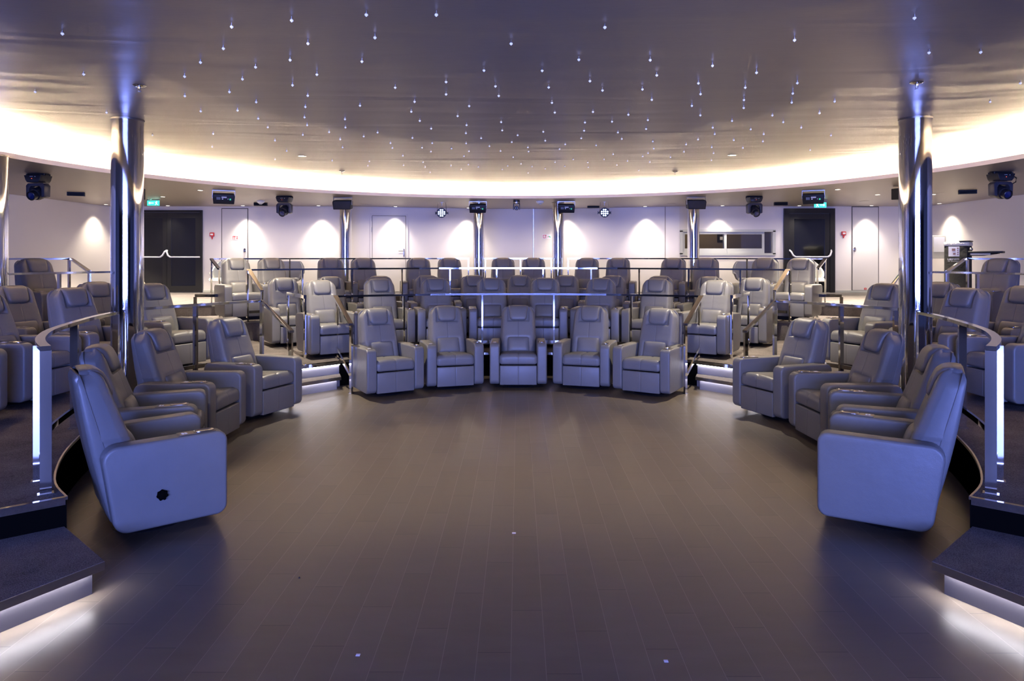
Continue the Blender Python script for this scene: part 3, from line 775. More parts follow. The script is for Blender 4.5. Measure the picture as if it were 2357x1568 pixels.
# left double glass door
d=struct('door_1',NB(),M['darkdoor'])
x0,x1=-9.86,on_wall(467); zt=zz(484)
def childmesh(name,fn,mat,parent,smooth=False):
    bm=NB(); fn(bm); return mesh_obj(name,bm,mat,parent,smooth)
def frame_fn(x0,x1,z0,z1,w,dep,y=YW):
    def f(bm):
        box(bm,x0,x0+w,y-dep,y-.001,z0,z1); box(bm,x1-w,x1,y-dep,y-.001,z0,z1); box(bm,x0+w,x1-w,y-dep,y-.001,z1-w,z1)
    return f
bm=NB(); frame_fn(x0,x1,Z3,zt,.06,.05)(bm); me=d.data; bm.to_mesh(me); bm.free()
xm=(x0+x1)/2
for i,(a,b) in enumerate(((x0+.06,xm),(xm,x1-.06))):
    lf=childmesh('door_leaf',lambda bm:(box(bm,a+.003,a+.11,YW-.045,YW-.005,Z3+.01,zt-.065),box(bm,b-.11,b-.003,YW-.045,YW-.005,Z3+.01,zt-.065),box(bm,a+.11,b-.11,YW-.045,YW-.005,zt-.2,zt-.065),box(bm,a+.11,b-.11,YW-.045,YW-.005,Z3+.01,Z3+.17)),M['darkdoor'],d)
    childmesh('door_glass',lambda bm:box(bm,a+.11,b-.11,YW-.03,YW-.01,Z3+.17,zt-.2),M['darkglass'],lf)
def push_bar(parent,xa,xb,z,hinge):
    t=childmesh('push_bar',lambda bm:tube(bm,[(xa,YW-.13,z),(xb,YW-.13,z)],.018,10),M['white'],parent,40)
    for x in ((xa,) if hinge=='l' else (xb,) if hinge=='r' else (xa,xb)):
        sg=-1 if x==xa else 1
        childmesh('bar_arm',lambda bm:tube(bm,[(x,YW-.13,z),(x+sg*.06,YW-.13,z+.04),(x+sg*.10,YW-.11,z+.13),(x+sg*.12,YW-.05,z+.17)],.022,8),M['white'],t,40)
push_bar(d,x0+.05,xm-.13,1.775,'r'); push_bar(d,xm+.13,x1-.02,1.775,'l')
# right glass door
d=struct('door_2',NB(),M['darkdoor']); x0,x1=on_wall(1803),on_wall(1920); zt=zz(480)
bm=NB(); frame_fn(x0,x1,Z3,zt,.13,.06)(bm); bm.to_mesh(d.data); bm.free()
lf=childmesh('door_leaf',lambda bm:(box(bm,x0+.135,x0+.26,YW-.05,YW-.005,Z3+.01,zt-.135),box(bm,x1-.26,x1-.135,YW-.05,YW-.005,Z3+.01,zt-.135),box(bm,x0+.26,x1-.26,YW-.05,YW-.005,zt-.27,zt-.135),box(bm,x0+.26,x1-.26,YW-.05,YW-.005,Z3+.01,Z3+.17)),M['darkdoor'],d)
childmesh('door_glass',lambda bm:box(bm,x0+.26,x1-.26,YW-.03,YW-.01,Z3+.17,zt-.27),M['darkglass'],lf)
push_bar(d,x0+.26,x1-.22,1.78,'b')
# flush panel doors
def lockset(parent,x,z):
    childmesh('door_lock',lambda bm:(soft_prism(bm,[(x+a,z+b*1.5) for a,b in stadium(.032,.04,8)],YW-.03,YW-.018,.004,2,plane='xz'),cyl(bm,(x,YW-.05,z),.016,.03,'y',14)),M['chrome'],parent,40)
def panel_door(n,px0,px1,zt,z0,lx,lz):
    x0,x1=on_wall(px0),on_wall(px1)
    d=struct(f'door_{n}',NB(),M['gap']); bm=NB(); g=.018
    box(bm,x0-g,x0,YW-.006,YW-.001,z0-g,zt+g); box(bm,x1,x1+g,YW-.006,YW-.001,z0-g,zt+g); box(bm,x0,x1,YW-.006,YW-.001,zt,zt+g); box(bm,x0,x1,YW-.006,YW-.001,z0-g,z0)
    bm.to_mesh(d.data); bm.free()
    childmesh('door_panel',lambda bm:box(bm,x0+.003,x1-.003,YW-.016,YW-.001,z0,zt-.003,bev=.002),M['doorgrey'],d)
    lockset(d,on_wall(lx),lz); return d
panel_door(3,511.5,570,zz(481),Z3+.05,564,zz(577)); panel_door(4,1961.5,2021,zz(477),Z3+.06,1966.5,zz(574.5))
# framed white door in the slanted wall
sa=math.atan2(KCL[1]-KL[1],KCL[0]-KL[0]); d=bpy.data.objects.new('door_5',bpy.data.meshes.new('door_5'))
COL.objects.link(d); d['kind']='structure'; d.location=(-3.82,17.575,Z3); d.rotation_euler=(0,0,sa); W=.97; Hh=2.03
bm=NB(); 
for a in((0,.05),(W-.05,W)): box(bm,a[0],a[1],-.035,-.001,0,Hh)
box(bm,.05,W-.05,-.035,-.001,Hh-.05,Hh); bm.to_mesh(d.data); bm.free(); d.data.materials.append(M['doorgrey'])
def cm(name,fn,mat,sm=False):
    bm=NB(); fn(bm); return mesh_obj(name,bm,mat,d,sm)
cm('shadow_gap',lambda bm:(box(bm,.05,.062,-.014,-.001,0,Hh-.05),box(bm,W-.062,W-.05,-.014,-.001,0,Hh-.05),box(bm,.05,W-.05,-.014,-.001,Hh-.062,Hh-.05)),M['gap'])
cm('door_panel',lambda bm:box(bm,.062,W-.062,-.03,-.001,.01,Hh-.062,bev=.003),M['doorgrey'])
cm('door_handle',lambda bm:(box(bm,W-.125,W-.09,-.05,-.03,.92,1.12,bev=.006),tube(bm,[(W-.108,-.04,1.06),(W-.108,-.085,1.06),(W-.25,-.09,1.06)],.010,8)),M['steel'],40)
for z in(1.55,1.83): cm('hinge',lambda bm:cyl(bm,(.045,-.042,z),.009,.12,'z',10),M['steel'],40)
# ---------------------------------------------------------------- booth window
w=struct('window_1',NB(),M['frame_grey']); bm=NB(); y0=YW-.03; y1=YW+.1
fw=.06
box(bm,WX0-.04,WX1+.04,y0,y1,WZ1-.03,WZ1+.03); box(bm,WX0-.04,WX1+.04,y0,y1,WZ0-.03,WZ0+.03); box(bm,WX0-.04,WX0+.03,y0,y1,WZ0,WZ1); box(bm,WX1-.03,WX1+.04,y0,y1,WZ0,WZ1)
bm.to_mesh(w.data); bm.free()
def sash(xa,xb,yy):
    s_=childmesh('sash',lambda bm:(box(bm,xa,xa+.06,yy,yy+.03,WZ0+.03,WZ1-.03),box(bm,xb-.06,xb,yy,yy+.03,WZ0+.03,WZ1-.03),box(bm,xa+.06,xb-.06,yy,yy+.03,WZ1-.09,WZ1-.03),box(bm,xa+.06,xb-.06,yy,yy+.03,WZ0+.03,WZ0+.15)),M['frame_grey'],w)
    childmesh('pane',lambda bm:box(bm,xa+.06,xb-.06,yy+.012,yy+.018,WZ0+.15,WZ1-.09),M['glass'],s_)
sash(WX0+.03,WX0+1.16,YW+.01); sash(WX0+1.08,WX1-.22,YW+.05)
childmesh('pane',lambda bm:box(bm,WX1-.22,WX1-.03,YW+.062,YW+.068,WZ0+.03,WZ1-.03),M['glass'],w)
bm=NB(); by=YW+2.3
for b in((WX0-.3,WX1+.8,by,by+.1,Z3,SZ),(WX0-.4,WX0-.3,YW+.1,by+.1,Z3,SZ),(WX1+.8,WX1+.9,YW+.1,by+.1,Z3,SZ),(WX0-.4,WX1+.9,YW+.1,by+.1,SZ,SZ+.1),(WX0-.4,WX1+.9,YW+.1,by+.1,Z3-.1,Z3)): box(bm,*b)
struct('wall_booth',bm,M['booth'])
bm=NB(); box(bm,WX0,WX0+2.0,YW+1.3,YW+2.0,1.95,2.0); box(bm,WX0+.1,WX0+1.9,YW+1.5,YW+1.95,Z3,1.95); tag(mesh_obj('booth_counter',bm,M['counter']),'light brown counter seen through the booth window','counter')
bm=NB(); box(bm,5.75,5.97,by-.05,by-.001,2.2,2.48,bev=.01); box(bm,5.82,5.90,by-.06,by-.05,2.27,2.36,1); tag(mesh_obj('intercom_unit',bm,[M['black'],M['ink']]),'small black wall unit seen inside the booth','intercom')
# ---------------------------------------------------------------- wall fittings
def wallthing(name,label,cat,px,py,Y,parts,group=None):
    x,y,z=atY(px,py,Y); t=thing(name,label,cat,(x,y,z),0,group)
    for nm,fn,mat in parts:
        bm=NB(); fn(bm); mesh_obj(nm,bm,mat,t,35)
    return t
for px,py,sd in((489,540,'left of the narrow left panel door'),(1941,537.5,'between the right black door and the panel door')):
    wallthing('fire_alarm_button','red fire alarm call point with hammer '+sd,'fire alarm',px,py,YW,[
      ('housing',lambda bm:box(bm,-.055,.055,-.045,-.001,-.05,.05,bev=.01),M['red']),('button_face',lambda bm:box(bm,-.035,.035,-.05,-.044,-.022,.022,bev=.003),M['white']),
      ('hammer',lambda bm:(box(bm,-.008,.008,-.03,-.001,-.12,-.055),box(bm,-.022,.022,-.035,-.005,-.085,-.065)),M['red'])])
wallthing('extinguisher_sign','small red and white extinguisher sign on the left panel door','sign',541.5,547.5,YW-.016,[
      ('sign_plate',lambda bm:box(bm,-.073,.073,-.006,-.001,-.055,.055),M['white']),
      ('sign_print',lambda bm:(box(bm,-.064,.012,-.008,-.006,-.045,.045),box(bm,.030,.064,-.008,-.006,-.035,.035)),M['red']),
      ('sign_symbol',lambda bm:(box(bm,-.05,-.028,-.010,-.008,-.04,.01),box(bm,-.045,-.033,-.010,-.008,.012,.03),box(bm,-.012,.004,-.010,-.008,-.04,.02),box(bm,.040,.054,-.010,-.008,-.015,.015)),M['ink'])])
wallthing('safety_sign','white safety sign with red and green symbols on the middle wall','sign',1258.5,544.5,18.35,[
      ('sign_plate',lambda bm:box(bm,-.115,.115,-.006,-.001,-.062,.062),M['white']),
      ('red_symbol',lambda bm:(box(bm,-.10,-.01,-.008,-.006,-.045,.045),box(bm,.02,.05,-.008,-.006,-.02,.0)),pmat('sign_magenta',(.6,.08,.18),.5)),
      ('inner_symbol',lambda bm:(box(bm,-.085,-.045,-.010,-.008,-.03,.03),box(bm,-.03,-.018,-.010,-.008,-.045,.02)),M['ink']),
      ('green_symbol',lambda bm:(box(bm,.075,.10,-.008,-.006,-.03,.0),box(bm,.05,.08,-.008,-.006,-.012,.012)),M['green'])])
wallthing('door_marking','tiny red marking at the foot of the right panel door','sign',1992,664.5,YW-.016,[
      ('red_print',lambda bm:[box(bm,-.035+i*.024,-.020+i*.024,-.003,-.0005,-.03,.02 if i!=1 else .028) for i in range(3)],M['red'])])
# light switch panel on right wall behind the column
t=thing('wall_control_box','white lit-edge control box on the corner beside the right column','control box',(10.2,16.6,2.02)); 
bm=NB(); box(bm,-.17,.17,-.06,0,-.28,.28,bev=.01); mesh_obj('casing',bm,M['frame_grey'],t); bm=NB(); box(bm,-.13,.13,-.066,-.06,-.12,.24); mesh_obj('screen',bm,M['white'],t)
# exit signs hanging
def running_man(bm,ox,oz,y):
    for (x0,x1,z0,z1,an) in((-.010,.010,-.02,.025,-20),(-.004,.004,-.055,-.015,25),(-.004,.004,-.055,-.015,-35),(-.004,.004,-.005,.03,50),(-.004,.004,.0,.03,-60)):
        Mx=Matrix.Translation((ox,y,oz))@Matrix.Rotation(R(an),4,'Y'); box(bm,x0,x1,-.001,.001,z0,z1,mat=Mx)
    cyl(bm,(ox+.012,y-.001,oz+.036),.009,.002,'y',12)
for px,py,sd,dr in((353,467.5,'left double door',-1),(1888,472,'right black door',1)):
    Y=15.3; x,y,z=atY(px,py,Y)
    t=thing('exit_sign','green glowing exit sign hanging above the '+sd,'exit sign',(x,y,z))
    bm=NB(); box(bm,-.135,.135,-.008,.008,-.058,.058); mesh_obj('sign_panel',bm,M['exit'],t)
    bm=NB(); running_man(bm,dr*-.07,0,-.010); box(bm,-.01 if dr>0 else -.07,.07 if dr>0 else .01,-.011,-.009,-.008,.008)
    v=[bm.verts.new(p) for p in((dr*.07,-.010,.03),(dr*.105,-.010,0),(dr*.07,-.010,-.03))]; bm.faces.new(v); mesh_obj('sign_symbols',bm,M['exitw'],t)
    bm=NB(); box(bm,-.145,.145,-.02,.02,.058,SZ-z); mesh_obj('sign_mount',bm,M['steel'],t)
# ---------------------------------------------------------------- ceiling equipment
def speaker(px,py,label,rz=0,tilt=12,back=True,w=.37):
    x,y=unp(px,py,SZ-.02); t=thing('ceiling_speaker',label,'speaker',(x,y,SZ),rz,'black speakers under the soffit'); h=.19
    Mx=Matrix.Translation((0,0,-.06))@Matrix.Rotation(R(tilt),4,'X')
    p=rpoly([(-w/2,-h),(w/2,-h),(w/2+.015,-.04),(w/2,0),(-w/2,0),(-w/2-.015,-.04)],.008,2)
    bm=NB(); soft_prism(bm,p,-.12,.10,.008,2,plane='xz'); bmesh.ops.transform(bm,matrix=Mx,verts=bm.verts); b=mesh_obj('cabinet',bm,M['black'],t,35)
    if back:
        bm=NB(); 
        for (a,c,e,f,mi) in((-.13,-.06,-.105,-.055,0),(-.04,.05,-.07,-.045,1),(-.035,-.01,-.10,-.08,1),(.07,.08,-.10,-.08,1),(.10,.13,-.11,-.08,2)): box(bm,a,c,-.1235,-.1205,e,f,mi)
        bmesh.ops.transform(bm,matrix=Mx,verts=bm.verts); mesh_obj('rear_panel_print',bm,[M['greymark'],M['ink'],M['greenled']],b)
    else:
        bm=NB(); box(bm,-w/2+.012,w/2-.012,-.1235,-.1205,-h+.02,-.015); bmesh.ops.transform(bm,matrix=Mx,verts=bm.verts); mesh_obj('grille',bm,M['darkhead'],b)
    bm=NB(); box(bm,-w/2-.01,w/2+.01,-.03,.03,-.012,0); box(bm,-w/2-.018,-w/2-.012,-.03,.03,-.16,0); box(bm,w/2+.012,w/2+.018,-.03,.03,-.16,0); mesh_obj('bracket',bm,M['steel'],t)
speaker(515,441,'black speaker with label panel under the soffit, left of the domed detector',R(24))
speaker(789,457,'plain black speaker above the left slim column',0,10,False)
speaker(1100,466,'black speaker with green mark above the column left of centre')
speaker(1303,466,'black speaker with green mark above the column right of centre')
speaker(1602,456,'plain black speaker above the column by the booth window',0,10,False)
speaker(1872,441,'black speaker with label panel above the right exit door',R(-24))
x,y=unp(330,431,SZ); 
for s,sd in((-1,'left'),(1,'right')):
    t=thing('ceiling_speaker',f'black speaker seen edge-on right behind the {sd} front column','speaker',(s*6.95,12.3,SZ),s*R(-65),'black speakers under the soffit')
    bm=NB(); box(bm,-.18,.18,-.1,.1,-.25,-.05,bev=.01); mesh_obj('cabinet',bm,M['black'],t); bm=NB(); box(bm,-.19,.19,-.03,.03,-.05,0); mesh_obj('bracket',bm,M['steel'],t)
def moving_head(px,py,label,rz=0,tilt=25,scale=1.0):
    x,y=unp(px,py,SZ-.015); t=thing('moving_head_light',label,'stage light',(x,y,SZ+.002),rz,'moving head stage lights'); t.scale=(scale,)*3
    bm=NB(); box(bm,-.165,.165,-.03,.03,-.035,0); 
    for s in(-1,1):
        for yy in(-.05,.05): cyl(bm,(s*.15,yy,-.04),.014,.03,'z',10)
    mesh_obj('clamp_plate',bm,M['black'],t,35)
    p=[(-.145,-.035),(.145,-.035),(.125,-.11),(.095,-.145),(-.095,-.145),(-.125,-.11)]
    bm=NB(); soft_prism(bm,p,-.11,.11,.01,2,plane='xz'); b=mesh_obj('lamp_base',bm,M['darkhead'],t,35)
    bm=NB(); box(bm,-.04,.01,-.116,-.11,-.06,-.055,0); cyl(bm,(.05,-.117,-.06),.006,.008,'y',10,0); cyl(bm,(-.008,-.118,-.09),.005,.008,'y',12,1); mesh_obj('base_display',bm,[M['ink'],M['redled']],b)
    bm=NB(); p=rpoly([(-.155,-.36),(-.16,-.19),(-.125,-.155),(.125,-.155),(.16,-.19),(.155,-.36),(.108,-.38),(.105,-.24),(.075,-.20),(-.075,-.20),(-.105,-.24),(-.108,-.38)],.006,2)
    soft_prism(bm,p,-.06,.06,.006,2,plane='xz'); mesh_obj('yoke',bm,pmat('yoke_dark',(.05,.05,.07),.35) if 'yoke' not in M else M['yoke'],t,35)
    bm=NB(); lathe(bm,[(0,-.13),(.045,-.13),(.085,-.10),(.10,-.05),(.10,.03),(.085,.07),(.072,.075),(.072,.15),(.066,.155),(.06,.14),(0,.135)],seg=32); bmesh.ops.transform(bm,matrix=Matrix.Translation((0,0,-.31))@Matrix.Rotation(R(90+tilt),4,'X'),verts=bm.verts)
    hd=mesh_obj('lamp_head',bm,M['darkhead'],t,40)
    bm=NB(); lathe(bm,[(0,.150),(.03,.148),(.048,.142)],seg=24); bmesh.ops.transform(bm,matrix=Matrix.Translation((0,0,-.31))@Matrix.Rotation(R(90+tilt),4,'X'),verts=bm.verts); mesh_obj('lens',bm,M['blue'],hd,40)
    return t
M['yoke']=pmat('yoke_dark',(.045,.045,.06),.35)
moving_head(88,402,'large black moving head light on the soffit at the far left',R(-8),20)
m2=moving_head(2303,398,'large black moving head light with a looped cable at the far right',R(8),20)
bm=NB(); tube(bm,[(.12,0,-.06),(.2,0,-.05),(.27,0,-.09),(.26,0,-.15),(.2,0,-.18),(.15,0,-.19)],.008); mesh_obj('cable',bm,M['black'],m2,40)
moving_head(655,453,'black moving head light left of the centre door, lens toward the stage',R(-6),30)
moving_head(1736,453,'black moving head light over the right end of the booth window',R(6),35)
# small camera
x,y=unp(1189,461,SZ); t=thing('dome_camera','small black pan-tilt camera hanging at the middle of the soffit','camera',(x,y,SZ+.002))
bm=NB(); cyl(bm,(0,0,-.09),.075,.09,'z',28); mesh_obj('camera_base',bm,M['darkhead'],t,35)
bm=NB(); cyl(bm,(0,0,-.075),.0765,.03,'z',28); mesh_obj('camera_ring',bm,M['steel'],t,35)
bm=NB(); box(bm,-.078,-.056,-.03,.03,-.22,-.09,bev=.006); box(bm,.056,.078,-.03,.03,-.22,-.09,bev=.006); mesh_obj('yoke',bm,M['yoke'],t,35)
bm=NB(); lathe(bm,[(0,-.05),(.045,-.045),(.052,0),(.045,.055),(.03,.06),(0,.05)],seg=24); bmesh.ops.transform(bm,matrix=Matrix.Translation((0,0,-.18))@Matrix.Rotation(R(95),4,'X'),verts=bm.verts); mesh_obj('camera_head',bm,M['darkhead'],t,40)
# PAR lights
def par(px,py,label,lit):
    x,y=unp(px,py,SZ-.01); t=thing('par_light',label,'stage light',(x,y,SZ+.012),0,'round LED stage lights')
    bm=NB(); tube(bm,[(-.115,0,-.26),(-.09,0,-.01),(.09,0,-.01),(.115,0,-.26)],.006,6); cyl(bm,(0,0,-.1),.012,.1,'z',10); box(bm,-.03,.03,-.02,.02,-.02,0); mesh_obj('bracket',bm,M['steel'],t,40)
    c=(0,0,-.265)
    Mx=Matrix.Translation(c)@Matrix.Rotation(R(90),4,'X')
    bm=NB(); lathe(bm,[(0,-.1),(.07,-.1),(.1,-.06),(.115,.03),(.115,.075),(.104,.078),(.102,.06),(0,.058)],seg=36); 
    bmesh.ops.transform(bm,matrix=Mx,verts=bm.verts)
    for s in(-1,1): cyl(bm,(s*.115 if s>0 else -.145,0,c[2]),.018,.03,'x',10); box(bm,s*.15-.006,s*.15+.006,-.02,.02,c[2]-.035,c[2]+.035)
    h=mesh_obj('lamp_housing',bm,M['darkhead'],t,40)
    bm=NB()
    for r_,cnt in((-1.5,2),(-.5,4),(.5,4),(1.5,2)):
        for k in range(cnt):
            xx=(k-(cnt-1)/2)*.046; lathe(bm,[(0,.066),(.012,.065),(.018,.060)],c=(xx,r_*.046,0),seg=14)
    bmesh.ops.transform(bm,matrix=Mx,verts=bm.verts); mesh_obj('led_lenses',bm,M['parled'],h,40)
par(1017,467,'round twelve-LED stage light left of centre, lenses glowing blue-white',1); par(1391,466,'round twelve-LED stage light right of centre, lenses glowing white',1)
# detectors
for px,py,lab in((600,462,'white dome smoke detector beside the black vent at left'),(1243,463,'white dome smoke detector right of the small camera')):
    x,y=unp(px,py,SZ); t=thing('smoke_detector',lab,'smoke detector',(x,y,SZ)); bm=NB(); lathe(bm,[(0,0),(.09,0),(.09,-.022),(.075,-.045),(.045,-.065),(0,-.068)],seg=28); mesh_obj('detector_body',bm,M['white'],t,40); bm=NB(); lathe(bm,[(.03,-.066),(.036,-.066),(.032,-.085),(0,-.088)],seg=20); mesh_obj('sensor',bm,M['frame_grey'],t,40)
# flat black vents
for px,py,rz,lab in((175,443,25,'flat black vent in the soffit right of the far left stage light'),(600,467,10,'flat black vent behind the left smoke detector'),(1377,482,0,'dark vent bar behind the right round stage light'),(1797,466,-10,'flat black vent left of the right exit door spot'),(2227,438,-25,'flat black vent left of the far right stage light')):
    x,y=unp(px,py,SZ-.002) if py<480 else (1.9,17.3); t=thing('air_vent',lab,'vent',(x,y,SZ),R(rz),'black soffit vents')
    hh=.075 if py<480 else .05
    bm=NB(); box(bm,-.15,.15,-.05,.05,-hh,0,bev=.004); mesh_obj('vent_frame',bm,M['black'],t)
    bm=NB()
    for k in range(3): box(bm,-.135,.135,-.053,-.049,-hh+.012+k*.018,-hh+.022+k*.018)
    mesh_obj('slats',bm,M['blackgloss'],t)
for px,py,lab in((838,469.5,'faint round ceiling speaker grille left of the white door'),(1545,468.5,'faint round ceiling grille left of the booth window'),(1990,463,'faint round ceiling grille above the right panel door'),(2160,444,'faint round ceiling grille right of the right column')):
    x,y=unp(px,py,SZ); bm=NB(); lathe(bm,[(0,-.008),(.10,-.008),(.11,-.004),(.115,0)],seg=32); o=mesh_obj('round_grille',bm,M['soffit'],None,40,(x,y,SZ+.002)); tag(o,lab,'grille')
# downlights (fixtures + their spot lamps; back wall also gets added fill spots)
def spot(x,y,z,e,size,blend,col,tgt=None,rad=.03):
    l=bpy.data.lights.new('spot','SPOT'); l.energy=e; l.spot_size=R(size); l.spot_blend=blend; l.color=col; l.shadow_soft_size=rad
    o=bpy.data.objects.new('spot_lamp',l); COL.objects.link(o); o.location=(x,y,z)
    d=Vector(tgt if tgt else (x,y,0))-Vector((x,y,z)); o.rotation_euler=d.to_track_quat('-Z','Y').to_euler(); return o
WARM=(1,.86,.66); 
def downlight(x,y,z,lab,grp='recessed downlights'):
    t=thing('downlight',lab,'downlight',(x,y,z),0,grp)
    bm=NB(); lathe(bm,[(.048,0),(.062,0),(.064,-.004),(.05,-.006),(.048,0)],seg=24); mesh_obj('trim_ring',bm,M['chrome'],t,40)
    bm=NB(); lathe(bm,[(0,-.003),(.049,-.003)],seg=20); mesh_obj('lamp_lens',bm,M['lamp'],t)
for (px,py,lab) in((564,387,'recessed downlight in the main ceiling, outer one on the left half'),(695,359,'recessed downlight in the main ceiling, inner one on the left half'),(1685,357,'recessed downlight in the main ceiling, inner one on the right half'),(1820,384,'recessed downlight in the main ceiling, outer one on the right half')):
    x,y,z=unpc(px,py); downlight(x,y,z,lab); spot(x,y,z-.03,600,98,.8,WARM)
for (px,py,lab,e) in((461,438,'soffit downlight left of the labelled left speaker',170),(375,453,'soffit downlight above the left exit sign',120),(326,462,'soffit downlight beside the left front column',100),(1928,436,'soffit downlight right of the right labelled speaker',170),(2020,448,'soffit downlight left of the right front column',120),(2148,447.5,'soffit downlight right of the right front column',70)):
    x,y=unp(px,py,SZ); downlight(x,y,SZ,lab); spot(x,y,SZ-.03,e*9,100,.6,WARM)
for i,(px,lab,e) in enumerate(((400,'wall downlight over the left black double door',45),(570,'wall downlight over the edge of the left panel door',110),(741,'wall downlight left of the outer left slim column',110),(915,'wall downlight over the white framed door',110),(1080,'wall downlight behind the column left of centre',110),(1300,'wall downlight behind the column right of centre',110),(1480,'wall downlight midway between round stage light and booth window',110),(1655,'wall downlight over the booth window',110),(1829,'bright glaring wall downlight left of the right black door',60),(1992,'wall downlight over the right panel door',110))):
    Yw=YW
    x=(px-CX)/F*YW
    if KL[0]<x<KCL[0]: Yw=YW+.9*(x-KL[0])/(KCL[0]-KL[0])
    elif KCL[0]<=x<=KCR[0]: Yw=18.35
    elif KCR[0]<x<KR[0]: Yw=YW+.9*(KR[0]-x)/(KR[0]-KCR[0])
    x=(px-CX)/F*Yw; downlight(x,Yw-.3,SZ,lab); spot(x,Yw-1.1,SZ-.03,e*1.25,165,1.0,(1,.87,.72)); spot(x,Yw-.27,SZ-.03,e*1.5,84,.9,(1,.92,.80))  # wide spot is added ambient fill with no fixture; narrow one is the downlight
for s,sd in((-1,'left'),(1,'right')):
    y=16.8 if s<0 else 16.45; x=s*(XW-.3); downlight(x,y,SZ,f'wall downlight near the back corner of the {sd} side wall'); spot(x,y,SZ-.03,170,100,.9,(1,.88,.7))
# sprinklers
for px,py,z,lab in((321,196,CZ,'chrome sprinkler beside the left front column top'),(2110,189,CZ,'chrome sprinkler above the right front column top'),(787,393,CZ,'sprinkler far back in the main ceiling, left half'),(1554,394,CZ,'sprinkler far back in the main ceiling, right half'),(345,458,SZ,'small sprinkler beside the left exit sign')):
    x,y,z=unpc(px,py) if z==CZ else (*unp(px,py,z),z)
    t=thing('sprinkler',lab,'sprinkler',(x,y,z)); k=1
    bm=NB(); lathe(bm,[(0,0),(.05,0),(.052,-.004),(.03,-.014),(.014,-.016),(.012,-.03),(0,-.03)],seg=28); mesh_obj('escutcheon',bm,M['chrome'],t,40)
    bm=NB(); tube(bm,[(-.010,0,-.03),(-.012,0,-.045),(0,0,-.056)],.003,6); tube(bm,[(.010,0,-.03),(.012,0,-.045),(0,0,-.056)],.003,6); lathe(bm,[(0,-.056),(.016,-.057),(.016,-.060),(0,-.061)],seg=16); mesh_obj('sprinkler_head',bm,M['steel'],t,40)
# star lights
A1=[(287,154),(385,341),(162,422),(490,517),(701,621),(976,675),(980,615),(923,511),(1092,507),(850,441),(849,351),(922,286),(1027,222),(1065,122),(1341,93),(1416,199),(1334,275),(1175,308),(1115,363),(1055,422),(1178,469),(1187,545),(1231,585),(1264,646),(1318,694),(1264,733),(1345,391),(1415,439),(1404,491),(1400,539),(1412,575),(1392,620),(1457,342),(1684,67),(2006,67),(1724,172),(1664,282),(2350,200),(2225,323),(2051,376),(2051,433),(1817,402),(1906,467),(1891,513),(1655,485),(1586,548),(1588,586),(1513,607),(1564,640),(1575,678),(1527,739),(1672,627),(1736,609),(1930,555),(1982,591),(1896,634),(1795,658),(1804,680),(1940,679),(1987,658),(1981,697),(1852,716),(1698,742),(1691,762),(1855,760),(1945,746),(1954,768),(1977,793),(2157,487),(2104,533),(2145,575),(2142,612),(2143,659),(2156,695),(2133,718),(2076,683),(2073,762),(2153,757),(2120,779),(2199,768),(2212,635),(2250,672),(2301,694),(2309,599),(2304,561),(2293,440),(2278,396),(2334,763),(2309,779),(2353,653)]
A2=[(425,125),(305,274),(136,325),(356,373),(166,402),(414,416),(181,473),(194,518),(370,515),(333,564),(329,602),(316,637),(458,560),(485,610),(503,640),(533,528),(598,411),(641,459),(634,276),(664,346),(856,383),(866,433),(826,487),(865,531),(921,302),(1124,334),(1072,403),(1066,460),(1065,497),(1299,184),(1312,382),(1291,430),(1286,472),(1197,532),(1247,563),(1011,557),(922,588),(931,618),(854,643),(799,666),(789,700),(917,679),(926,706),(916,739),(727,725),(646,652),(650,685),(624,706),(599,721),(632,747),(529,742),(615,594),(623,553),(463,711),(421,735),(480,761),(385,670),(346,749),(348,771),(279,735),(240,767),(216,687),(242,665),(195,748),(150,648),(141,607),(70,679),(73,698),(89,768),(38,755),(150,778),(71,797),(2,724),(23,623),(1019,646),(1097,596),(1157,618),(1153,652),(1061,682),(1330,588),(1414,521),(1484,467),(1467,624),(1371,692),(581,786),(1852,82),(1919,242),(2157,240),(2340,383),(2201,469)]
def starmesh():
    bm=NB(); lathe(bm,[(.004,0),(.004,-.014),(.011,-.015),(.011,-.018),(.004,-.019)],seg=12,mi=0)
    n0=len(bm.faces); lathe(bm,[(0,-.016),(.009,-.020),(.011,-.026),(.0,-.036)],seg=8,mi=1); return bm
star=mesh_obj('star_light',starmesh(),[M['steel'],M['star']]); first=True
for L,k,ox in((A1,1.9975,0),(A2,2.0025,1180)):
    for u,v in L:
        px=ox+u/k; py=v/k; x,Y,czz=unpc(px,py,.022)
        if math.hypot(x,Y-SC[1])>6.5: continue
        o=star if first else star.copy()
        if not first: COL.objects.link(o)
        first=False; o.location=(x,Y,czz); tag(o,'tiny crystal-tipped star light sticking out of the brown ceiling','ceiling light','crystal star lights in the ceiling')
